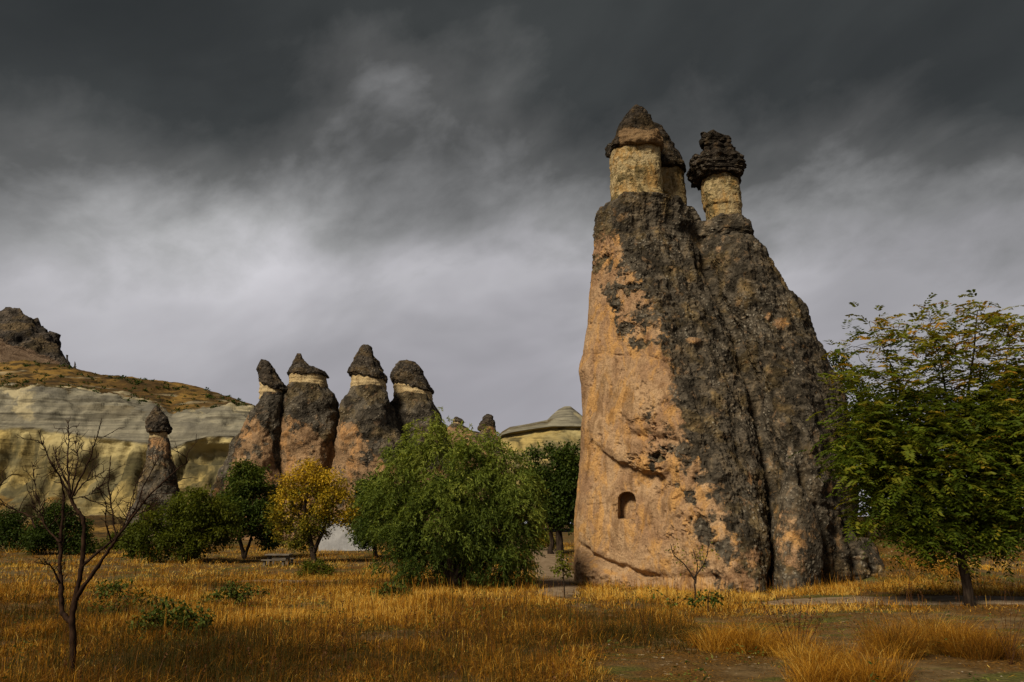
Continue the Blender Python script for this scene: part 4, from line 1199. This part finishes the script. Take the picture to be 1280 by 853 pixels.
# leafy herbs in the grass
for lab, bx, by, Y, bl, nc, nl, sz in [
    ('broad dark green leafy shrub low in the brown grass near the bare tree', 215, 800, 11.3, [(188, 778, 13), (210, 765, 15), (235, 764, 13), (255, 778, 11), (222, 782, 14), (172, 786, 8)], 110, 11, 0.062),
    ('sprawling dull green leafy shrub behind the broad dark one', 158, 772, 14.5, [(130, 740, 11), (150, 735, 13), (175, 748, 13), (145, 758, 11), (195, 752, 9), (122, 755, 8)], 80, 8, 0.065),
    ('low green leafy shrub in the grass below the yellow tree', 295, 756, 16.5, [(270, 745, 8), (290, 738, 9), (312, 738, 9), (300, 748, 9), (330, 742, 6), (258, 750, 6)], 80, 9, 0.07),
    ('row of low green leaves at the foot of the willow bush', 490, 748, 18.2, [(472, 741, 5), (484, 738, 6), (498, 738, 6), (511, 741, 5)], 50, 9, 0.08),
    ('few round green leaves in the grass below the half-bare sapling', 885, 760, 15.8, [(868, 752, 5), (880, 748, 5), (895, 746, 5), (842, 752, 4), (786 + 30, 740, 3)], 40, 5, 0.08),
]:
    tree('leafy_shrub', lab, (bx, by), Y, [[(bx, by), (bx, by - 12), (bx + 2, by - 22)]], 0.012, bl, 'round', 'leaf_herb', nc, nl, sz, (0, 1), 'leafy shrubs in the grass', 'shrub', spread=0.13, n_branch=45, sides=4, inner=0.2)


# ------------------------------------------------------------------ bare tree
def bare_tree():
    Y0 = 8.2
    lines = [
        ([(91, 862), (91, 820), (92, 800), (90, 775), (93, 755), (97, 735), (101, 715), (104, 690), (106, 655), (101, 644), (94, 636), (89, 625)], 0.036, 0.016, 0.0),
        ([(90, 778), (82, 772), (77, 765), (76, 735), (75, 700), (76, 670), (79, 640), (80, 618)], 0.028, 0.012, 0.1),
        ([(95, 750), (103, 735), (116, 718), (128, 700), (140, 682), (150, 668), (165, 648), (182, 624), (200, 606), (220, 588), (236, 575)], 0.022, 0.004, -0.25),
        ([(103, 708), (118, 694), (135, 680), (146, 672), (158, 655), (172, 632), (178, 610), (192, 585), (199, 570)], 0.015, 0.003, 0.2),
        ([(146, 672), (142, 655), (140, 635), (135, 612), (136, 590), (139, 570)], 0.010, 0.003, 0.1),
        ([(140, 680), (132, 655), (133, 630), (122, 605)], 0.008, 0.003, -0.2),
        ([(75, 730), (68, 715), (62, 705), (56, 703)], 0.012, 0.004, -0.1),
        ([(75, 678), (64, 668), (54, 655), (48, 630), (42, 600), (40, 578)], 0.011, 0.003, 0.25),
        ([(44, 660), (38, 645), (25, 640), (12, 634), (-6, 630)], 0.009, 0.003, 0.3),
        ([(89, 625), (80, 605), (70, 588), (60, 572), (53, 555), (49, 540)], 0.011, 0.003, 0.0),
        ([(88, 622), (86, 600), (84, 575), (86, 550), (85, 526)], 0.011, 0.003, 0.15),
        ([(89, 625), (97, 605), (106, 588), (115, 566), (122, 545), (127, 523)], 0.011, 0.003, -0.15),
        ([(90, 622), (84, 602), (72, 580), (66, 560)], 0.009, 0.003, 0.3),
        ([(92, 620), (104, 604), (117, 596), (130, 590)], 0.008, 0.003, 0.2),
        ([(80, 618), (76, 598), (64, 580)], 0.008, 0.003, -0.3),
        ([(89, 622), (93, 596), (98, 570), (92, 548)], 0.009, 0.003, 0.3),
        ([(148, 670), (160, 645), (166, 618), (174, 596)], 0.006, 0.002, 0.1),
        ([(165, 648), (188, 634), (205, 620)], 0.005, 0.002, -0.3),
        ([(54, 655), (46, 640), (36, 620)], 0.005, 0.002, 0.1),
        ([(88, 624), (100, 622), (114, 618), (124, 608)], 0.006, 0.002, 0.0),
        ([(-8, 628), (-2, 612), (4, 600), (2, 588)], 0.005, 0.002, 0.3),
    ]
    gb = at(91, 858, Y0); base = np.array([gb[0], Y0, float(ground_z(gb[0], Y0))])
    root = thing('bare_tree', 'leafless young tree with forked dark reddish branches rising from brown grass', 'tree', base)
    main, twigs = Tubes(), Tubes()
    for i, (ln, ra, rb, dy) in enumerate(lines):
        t = np.linspace(0, 1, len(ln))
        pts = np.array([at(p[0], p[1], Y0 + dy * q * 1.6) for p, q in zip(ln, t)])
        if i == 0:
            pts[0, 2] = base[2] - 0.1
        k = np.linspace(0, len(pts) - 1, len(pts) * 4)
        P = np.stack([np.interp(k, np.arange(len(pts)), pts[:, q]) for q in range(3)], -1)
        for _ in range(2):
            P[1:-1] = (P[:-2] + 2 * P[1:-1] + P[2:]) / 4
        P += rng.normal(size=P.shape) * 0.003
        rad = np.linspace(ra, rb, len(P)) * (1 + 0.1 * rng.normal(size=len(P)))
        main.tube(P, rad, 8 if i < 3 else 6)
        if i == 0:
            s0 = int(len(P) * 0.8)
        else:
            s0 = int(len(P) * 0.3)
        # spur twigs
        L_ = np.linalg.norm(np.diff(P, axis=0), axis=1).sum()
        for _ in range(int(9 + L_ * 13) if i > 0 else 6):
            j = rng.integers(s0, len(P) - 1)
            tan = P[j + 1] - P[j]; tan /= np.linalg.norm(tan)
            d = tan * 0.6 + rng.normal(size=3) * 0.55 + np.array([0, 0, 0.25])
            d /= np.linalg.norm(d)
            ln_ = rng.uniform(0.03, 0.11) if rng.uniform() < 0.6 else rng.uniform(0.1, 0.3)
            q = bend(P[j], P[j] + d * ln_, 5, 0.08)
            twigs.tube(q, np.linspace(0.0045, 0.002, 5), 4)
            if ln_ > 0.15:
                for s in range(3):
                    jj = rng.integers(1, 4); d2 = d + rng.normal(size=3) * 0.6; d2 /= np.linalg.norm(d2)
                    twigs.tube(bend(q[jj], q[jj] + d2 * rng.uniform(0.03, 0.1), 4, 0.08), np.linspace(0.0032, 0.0018, 4), 3)
    add('trunk', main.mesh('trunk'), M['bark_bare'], root, base)
    add('twigs', twigs.mesh('twigs'), M['bark_bare'], root, base)['kind'] = 'stuff'


bare_tree()


# ------------------------------------------------------------------ small built things
def box(c, s, bev=0.006):
    c = np.array(c); s = np.array(s) / 2
    pts, n = [], 0
    for dz, k in ((-s[2], 1 - bev / s[0]), (-s[2] + bev, 1), (s[2] - bev, 1), (s[2], 1 - bev / s[0])):
        for sx, sy in ((-1, -1), (1, -1), (1, 1), (-1, 1)):
            pts.append(c + np.array([sx * (s[0] - (bev if k < 1 else 0)), sy * (s[1] - (bev if k < 1 else 0)), dz]))
    F = [grid_faces(4, 4, True), np.array([[3, 2, 1, 0], [12, 13, 14, 15]])]
    return np.array(pts), F


def bench():
    p = at(348, 705, 32.5); base = np.array([p[0], 32.5, float(ground_z(p[0], 32.5)) - 0.04])
    root = thing('wooden_bench', 'low grey weathered plank table with benches under the yellow tree', 'bench', base)
    def part(name, c, s):
        V, F = box(c, s); add(name, raw_mesh(name, V, F), M['wood'], root)
    for i in range(4):
        part('plank', (0, -0.24 + i * 0.16, 0.42 + 0.004 * (i % 2)), (0.95, 0.14, 0.05))
    for sy in (-0.62, 0.62):
        part('seat', (0, sy, 0.24), (0.95, 0.24, 0.05))
        for sx in (-0.36, 0.36):
            part('leg', (sx, sy, 0.095), (0.08, 0.14, 0.24))
    for sx in (-0.36, 0.36):
        part('leg', (sx, 0, 0.17), (0.09, 0.3, 0.44))


bench()


def low_wall():
    a, c = at(398, 705, 44), at(470, 705, 44)
    z0 = float(ground_z(a[0], 44.0))
    base = np.array([(a[0] + c[0]) / 2, 44.0, z0])
    root = thing('plastered_wall', 'pale grey plastered wall seen between the yellow tree and willow bush', 'wall', base)
    n = 40
    w = (c - a)[0]
    xs_ = np.linspace(-w / 2, w / 2, n); prof = [(-0.14, -0.3), (-0.14, 0.0), (-0.13, 0.6), (-0.13, 1.15), (-0.12, 1.62), (0.12, 1.62), (0.14, -0.3)]
    G = np.array([[(x, p[0] + 0.015 * math.sin(x * 7 + p[1] * 3), p[1] + 0.03 * math.sin(x * 2.3) * (p[1] > 1)) for x in xs_] for p in prof])
    j = len(prof)
    endl = np.array([[i * n for i in range(j)]]); endr = np.array([[i * n + n - 1 for i in range(j)][::-1]])
    add('wall_face', raw_mesh('wall_face', G.reshape(-1, 3), [grid_faces(j, n, False), endl, endr]), M['plaster'], root)
    V, F = box((0, 0, 1.665), (w + 0.1, 0.36, 0.09), 0.015)
    add('coping', raw_mesh('coping', V, F), M['plaster'], root)


low_wall()


# ------------------------------------------------------------------ grass
def blades(x, y, h, w, lean, az, tint, seedhead=None):
    n = len(x)
    z = ground_z(x, y) - 0.02
    b0 = np.stack([x, y, z], -1)
    d = np.stack([np.cos(az), np.sin(az), np.zeros(n)], -1)
    ra = rng.uniform(0, 2 * math.pi, n)
    s = np.stack([np.cos(ra), np.sin(ra), np.zeros(n)], -1) * (w * 0.5)[:, None]
    up = np.array([0, 0, 1.0])
    mid = b0 + up * (h * 0.55)[:, None] + d * (lean * h * 0.30)[:, None]
    tip = b0 + up * (h * np.maximum(1 - 0.32 * lean, 0.08))[:, None] + d * (lean * h)[:, None]
    wm = 0.85 if seedhead is None else seedhead
    V = np.stack([b0 - s, b0 + s, mid - s * wm, mid + s * wm, tip], 1).reshape(-1, 3)
    i = np.arange(n)[:, None] * 5
    F = np.concatenate([i + np.array([[0, 1, 3]]), i + np.array([[0, 3, 2]]), i + np.array([[2, 3, 4]])])
    return V, F, np.repeat(tint, 5)


def rock_clear(x, y):
    """True where the ground is free of the big rock"""
    return ~((x > 1.75 + (24 - y) * 0.32) & (x < 9.6) & (y > 21.2 - 0.22 * np.abs(x - 6.0) * 0 + np.clip(5.4 - x, 0, 4) * 0.85) & (y < 31))


def build_grass():
    VV, FF, TT, off = [], [], [], 0
    # (r0, r1, tufts, blades per tuft, width scale)
    for r0, r1, nt, nb, ws in [(5.5, 10, 7000, 22, 0.95), (10, 16, 12000, 14, 1.25), (16, 26, 14000, 10, 1.75), (26, 52, 10500, 7, 3.0)]:
        a = rng.uniform(-0.80, 0.80, nt * 2)
        r = np.sqrt(rng.uniform(r0 ** 2, r1 ** 2, nt * 2))
        x, y = r * np.sin(a), r * np.cos(a)
        nz_ = fbm(np.stack([x * 0.35, y * 0.35, x * 0], -1), 3, 0.5, 71)
        nz2 = fbm(np.stack([x * 0.9, y * 0.9, x * 0 + 5], -1), 3, 0.55, 72)
        nz3 = fbm(np.stack([x * 0.15, y * 0.30, x * 0 + 9], -1), 2, 0.5, 73)
        pd = path_dist(x, y)
        dens = sstep(pd, -0.35, 0.2) * rock_clear(x, y) * (1 - 0.9 * np.exp(-(((x - 9.6) / 1.3) ** 2 + ((y - 25.0) / 2.0) ** 2)))
        # trodden foreground on the right
        bare_r = sstep(x, 0.2 + 0.5 * nz2, 1.6 + 0.5 * nz2) * (1 - sstep(y, 10.2 + nz2, 12.4 + nz2))
        bare_r = np.maximum(bare_r, sstep(x, 2.4, 3.6) * (1 - sstep(y, 14.5 + nz2, 16.0 + nz2)) * 0.86)
        dens *= 1 - 0.80 * bare_r
        dens *= 0.30 + 1.1 * sstep(nz2, -0.3, 0.25)
        keep = rng.uniform(size=len(x)) < dens * 0.7
        idx = np.where(keep)[0][:nt]
        x, y, nz_, nz2, nz3, br = x[idx], y[idx], nz_[idx], nz2[idx], nz3[idx], bare_r[idx]
        k = len(x)
        tall = np.clip(0.5 + 0.9 * nz_ + 0.4 * nz2, 0, 1) * (1 - 0.85 * br)
        ct = np.clip(0.49 + 1.0 * nz3 + 0.75 * nz2 - 0.10 * tall + 0.18 * rng.normal(size=k) + 0.16 * sstep(y, 15.5, 19) - 0.12 * sstep(y, 9.5, 11) * (1 - sstep(y, 14, 16)) - 0.12 * (1 - sstep(y, 8, 10)), 0.02, 1)  # russet and gold by grass type; nearest strip darkened in place of foreground shade
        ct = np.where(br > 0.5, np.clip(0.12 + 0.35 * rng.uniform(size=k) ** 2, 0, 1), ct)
        rep = lambda q: np.repeat(q, nb)
        spread = rep(0.06 + 0.13 * rng.uniform(size=k)) * (1 + 0.25 * (ws - 1))
        ga, gr = rng.uniform(0, 2 * math.pi, k * nb), np.sqrt(rng.uniform(size=k * nb))
        bx, by = rep(x) + np.cos(ga) * gr * spread, rep(y) + np.sin(ga) * gr * spread
        h = rep(0.08 + 0.24 * tall ** 1.5) * rng.uniform(0.3, 1.3, k * nb) * np.where(rep(br) > 0.5, 0.45, 1)
        stalk = rng.uniform(size=k * nb) < 0.06
        h = np.where(stalk & (rep(br) < 0.5), h * 1.5 + 0.10, h)
        lean = np.where(stalk, rng.uniform(0.02, 0.25, k * nb), rng.uniform(0.2, 1.6, k * nb))
        w = np.where(stalk, 0.005, rng.uniform(0.0035, 0.007, k * nb)) * ws
        flat = rng.uniform(size=k * nb) < 0.12
        h = np.where(flat, 0.05 + 0.5 * h, h); lean = np.where(flat, rng.uniform(1.8, 3.2, k * nb), lean)
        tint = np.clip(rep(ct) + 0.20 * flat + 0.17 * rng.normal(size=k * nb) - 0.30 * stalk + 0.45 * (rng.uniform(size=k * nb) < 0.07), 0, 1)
        V, F, T = blades(bx, by, h, w, lean, ga + rng.normal(size=k * nb) * 1.2, tint)
        VV.append(V); FF.append(F + off); TT.append(T); off += len(V)
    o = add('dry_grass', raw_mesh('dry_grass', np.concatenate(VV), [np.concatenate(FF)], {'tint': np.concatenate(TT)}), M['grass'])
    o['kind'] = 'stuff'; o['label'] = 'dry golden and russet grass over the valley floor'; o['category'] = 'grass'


build_grass()


def clump(label, px, py, Y, wpx, hpx, n, tint, name='grass_clump', lean=(0.3, 2.0)):
    c = at(px, py, Y); rad = wpx / 2 * Y / FPX; hh = hpx * Y / FPX
    base = np.array([c[0], Y, float(ground_z(c[0], Y))])
    ns = 11
    sa, sr = rng.uniform(0, 2 * math.pi, ns), np.sqrt(rng.uniform(size=ns)) * rad * 0.85
    sh, st = rng.uniform(0.45, 1.15, ns), rng.normal(size=ns) * 0.14
    sz = rng.uniform(0.16, 0.42, ns) * rad
    j = rng.integers(0, ns, n)
    a = rng.uniform(0, 2 * math.pi, n); r = np.sqrt(rng.uniform(size=n))
    x, y = c[0] + np.cos(sa[j]) * sr[j] + np.cos(a) * r * sz[j], Y + np.sin(sa[j]) * sr[j] * 0.8 + np.sin(a) * r * sz[j]
    h = hh * sh[j] * rng.uniform(0.25, 1.2, n)
    ln = rng.uniform(*lean, n) * (0.3 + 0.8 * r)
    V, F, T = blades(x, y, h, rng.uniform(0.002, 0.0045, n), ln, a + rng.normal(size=n) * 1.1, np.clip(tint + st[j] + 0.18 * rng.normal(size=n), 0, 1))
    o = add(name, raw_mesh(name, V, [F], {'tint': T}), M['grass'], None, base)
    return tag(o, label, 'grass', 'grass clumps in the trodden foreground')


clump('fluffy golden grass clump around the foot of the dead spiky weed', 1045, 838, 9.1, 140, 50, 6500, 0.66)
clump('broad golden grass clump in front of the gravel path', 1150, 808, 10.8, 150, 56, 7500, 0.62)
clump('small golden grass clump left of the dead spiky weed', 965, 806, 11.2, 110, 46, 4000, 0.58)
clump('brown grass clump beside the thin dry shrub', 1235, 812, 10.4, 90, 46, 3000, 0.46)
clump('low tawny grass clump close to the path end and the half-bare sapling', 905, 805, 11.6, 100, 46, 3500, 0.54)


def dead_weed(label, px, py, Y, stems, spike=(0.5, 1.0), r=0.004, sp_r=0.013, n_sp=26, lean_tint=0.3, name='dead_weed'):
    """dry weed: stems to photo tops, seed spikes of many small husks"""
    c = at(px, py, Y); base = np.array([c[0], Y, float(ground_z(c[0], Y))])
    root = thing(name, label, 'weed', base, 'dead weeds in the grass')
    tb = Tubes(); pos, dirs = [], []
    for sx, sy, dy in stems:
        top = at(sx, sy, Y + dy)
        mid = base * 0.45 + top * 0.55 + np.array([-(top[0] - base[0]) * 0.12, 0, 0])
        t = np.linspace(0, 1, 9)[:, None]
        P = (1 - t) ** 2 * (base - np.array([0, 0, 0.05])) + 2 * t * (1 - t) * mid + t * t * top
        P += rng.normal(size=P.shape) * 0.004
        tb.tube(P, np.linspace(r, r * 0.45, 9), 5)
        L_ = np.linalg.norm(top - base)
        for _ in range(int(n_sp * max(L_, 0.3) * 2)):
            q = rng.uniform(*spike); k = q * 8; i = min(int(k), 7); pt = P[i] * (1 - (k - i)) + P[i + 1] * (k - i)
            pos.append(pt); dirs.append(rng.normal(size=3) + np.array([0, 0, 0.9]))
    add('stem', tb.mesh('stem', 0.3), M['dead'], root, base)
    pos, dirs = np.array(pos), np.array(dirs)
    V, F, T = leaf_quads(pos, dirs, rng.uniform(1.2, 2.4, len(pos)) * sp_r, rng.uniform(0.6, 1.2, len(pos)) * sp_r, rng.uniform(0, 1, len(pos)))
    add('seed_head', raw_mesh('seed_head', V, [F], {'tint': T}), M['dead'], root, base)['kind'] = 'stuff'


dead_weed('tall dead weed with a fan of dark red seed spikes', 995, 822, 9.6, [(949, 748, 0.2), (958, 752, -0.1), (970, 745, 0.1), (979, 750, -0.2), (991, 744, 0.0), (1002, 752, 0.2), (1013, 748, -0.1), (1020, 760, 0.2), (1037, 758, -0.1), (1000, 765, 0.1)], (0.55, 1.0))
dead_weed('single tall thin dead stalk by the edge of the gravel path', 1137, 762, 14.4, [(1137, 700, 0.0), (1141, 722, 0.1), (1132, 730, -0.1)], (0.35, 1.0), 0.005, 0.014, 18)
dead_weed('thin dry shrub of many pale stems at the far end of the grass', 1262, 822, 9.8, [(1238, 770, 0.1), (1248, 758, 0), (1255, 768, -0.2), (1264, 752, 0.1), (1272, 760, -0.1), (1280, 766, 0.2), (1288, 756, 0), (1244, 782, -0.2), (1276, 778, 0.1)], (0.3, 1.0), 0.003, 0.009, 24)
dead_weed('short dark dock spike in the grass below the willow bush', 556, 806, 11.2, [(555, 776, 0), (560, 790, 0.05), (550, 794, -0.05)], (0.4, 1.0), 0.005, 0.016, 40)
dead_weed('bent dark dock spike low in the tangled grass', 432, 832, 9.8, [(429, 806, 0), (436, 818, 0.05)], (0.4, 1.0), 0.005, 0.016, 40)
dead_weed('stout dark dock spike beside the broad green shrub', 353, 804, 11.4, [(353, 786, 0), (350, 795, 0.05)], (0.3, 1.0), 0.005, 0.016, 40)
dead_weed('tall brown weed stalk rising before the big rock', 806, 790, 12.4, [(794, 742, 0), (803, 750, 0.1), (799, 765, -0.1), (812, 768, 0.1)], (0.4, 1.0), 0.004, 0.012, 26)
dead_weed('low blackened weed at the edge of the trodden patch', 737, 816, 10.8, [(733, 798, 0), (741, 800, 0.1), (745, 806, -0.1)], (0.3, 1.0), 0.004, 0.013, 30)
dead_weed('slanting dark red weed low in the foreground grass', 560, 850, 8.6, [(577, 833, 0), (566, 838, 0.1), (548, 842, 0)], (0.3, 1.0), 0.004, 0.013, 30)


def stones():
    V0 = []
    tb_V, tb_F, off = [], [], 0
    n = 90
    a = rng.uniform(0.02, 0.75, n); r = rng.uniform(7.0, 17.5, n)
    xs_, ys_ = r * np.sin(a), r * np.cos(a)
    ico = np.array([[0, 0, 1], [.9, 0, .2], [.28, .85, .25], [-.72, .53, .2], [-.72, -.53, .3], [.28, -.85, .2], [0, 0, -.6]])
    F0 = np.array([[0, 1, 2], [0, 2, 3], [0, 3, 4], [0, 4, 5], [0, 5, 1], [6, 2, 1], [6, 3, 2], [6, 4, 3], [6, 5, 4], [6, 1, 5]])
    for x, y in zip(xs_, ys_):
        s = rng.uniform(0.006, 0.018) * (1 if rng.uniform() < 0.9 else 1.6)
        v = ico * s * rng.uniform(0.7, 1.3, (7, 3)) * np.array([1.2, 1, 0.7])
        tb_V.append(v + np.array([x, y, float(ground_z(x, y)) + s * 0.3 + 0.01])); tb_F.append(F0 + off); off += 7
    o = add('pebbles', raw_mesh('pebbles', np.concatenate(tb_V), [np.concatenate(tb_F)]), M['stone'])
    o['kind'] = 'stuff'; o['label'] = 'pale pebbles scattered on the trodden ground'; o['category'] = 'pebbles'


stones()


# ------------------------------------------------------------------ boulders at the foot of the big rock
for lab, rows, Yb, sd in [('jagged dark boulder wedged against the right foot of the big rock', [(636, 1040, 1052), (645, 1034, 1062), (662, 1030, 1072), (690, 1028, 1082), (730, 1026, 1088)], 22.6, 301),
                          ('low dark boulder lying on the slope beside the wedged boulder', [(672, 1078, 1088), (680, 1070, 1096), (696, 1064, 1104), (722, 1062, 1108)], 22.9, 311),
                          ('flat brown rock slab leaning low by the dark foot boulders', [(650, 1072, 1080), (656, 1066, 1090), (670, 1062, 1100), (705, 1060, 1106)], 25.2, 321)]:
    me = column(rows, Yb, 90, 70, 0.9, 0.20, 1.3, 0, lambda px, py, V, sd=sd: 0.25 + 0.5 * fbm(V * 0.9, 4, 0.6, sd), sd, 2.6, 0.10, blocky=0.10, pit=0.05, facets=14, cut=(0.62, 0.92))
    c = at((rows[-1][1] + rows[-1][2]) / 2, 690, Yb)
    tag(add('boulder', me, M['tuff'], None, np.array([c[0], Yb, float(ground_z(c[0], Yb))])), lab, 'rock', 'boulders at the foot of the big rock')


# ------------------------------------------------------------------ weeds among the grass
def weeds():
    n = 1500
    a = rng.uniform(-0.72, 0.72, n); r = np.sqrt(rng.uniform(6.5 ** 2, 26 ** 2, n))
    x, y = r * np.sin(a), r * np.cos(a)
    nz_ = fbm(np.stack([x * 0.4, y * 0.4, x * 0 + 3], -1), 3, 0.5, 81)
    ok = (nz_ > 0.02) & rock_clear(x, y) & (path_dist(x, y) > 0.2)
    x, y = x[ok], y[ok]
    k = 12
    bx = np.repeat(x, k) + rng.normal(size=len(x) * k) * 0.07; by = np.repeat(y, k) + rng.normal(size=len(x) * k) * 0.07
    z = ground_z(bx, by) + rng.uniform(0.02, 0.26, len(bx)) * np.repeat(rng.uniform(0.3, 1.0, len(x)), k)
    dr = rng.normal(size=(len(bx), 3)); dr[:, 2] = np.abs(dr[:, 2]) * 0.6
    sz = rng.uniform(0.025, 0.06, len(bx))
    V, F, T = leaf_quads(np.stack([bx, by, z], -1), dr, sz, sz * 0.5, np.clip(np.repeat(rng.uniform(0, 1, len(x)), k) + 0.2 * rng.normal(size=len(bx)), 0, 1))
    o = add('green_weeds', raw_mesh('green_weeds', V, [F], {'tint': T}), M['leaf_herb']); o['kind'] = 'stuff'
    o['label'] = 'small green weeds mixed through the dry grass'; o['category'] = 'weeds'
    # dry seed stalks
    n = 1300
    a = rng.uniform(-0.72, 0.72, n); r = np.sqrt(rng.uniform(6.5 ** 2, 22 ** 2, n))
    x, y = r * np.sin(a), r * np.cos(a)
    nz_ = fbm(np.stack([x * 0.3, y * 0.3, x * 0 + 8], -1), 3, 0.5, 83)
    ok = (nz_ > -0.05) & rock_clear(x, y) & (path_dist(x, y) > 0.2) & ~((x > 0.8) & (y < 11.5))
    x, y = x[ok], y[ok]; m = len(x)
    h = rng.uniform(0.3, 0.62, m); az = rng.uniform(0, 6.28, m)
    V1, F1, T1 = blades(x, y, h, np.full(m, 0.006), rng.uniform(0.03, 0.3, m), az, np.full(m, 0.5))
    tips = V1.reshape(m, 5, 3)[:, 4]; base_ = V1.reshape(m, 5, 3)[:, 2]
    k = 14
    t = rng.uniform(0.45, 1.0, (m, k, 1))
    pos = (base_[:, None] * (1 - t) + tips[:, None] * t).reshape(-1, 3)
    dr = rng.normal(size=pos.shape) * 0.7 + np.array([0, 0, 0.9])
    sz = rng.uniform(0.012, 0.03, len(pos))
    V2, F2, T2 = leaf_quads(pos, dr, sz, sz * 0.45, rng.uniform(0.1, 1, len(pos)))
    o = add('seed_stalks', raw_mesh('seed_stalks', np.concatenate([V1, V2]), [np.concatenate([F1, F2 + len(V1)])], {'tint': np.concatenate([T1, T2])}), M['dead']); o['kind'] = 'stuff'
    o['label'] = 'dry brown seed stalks standing in the grass'; o['category'] = 'weeds'


weeds()
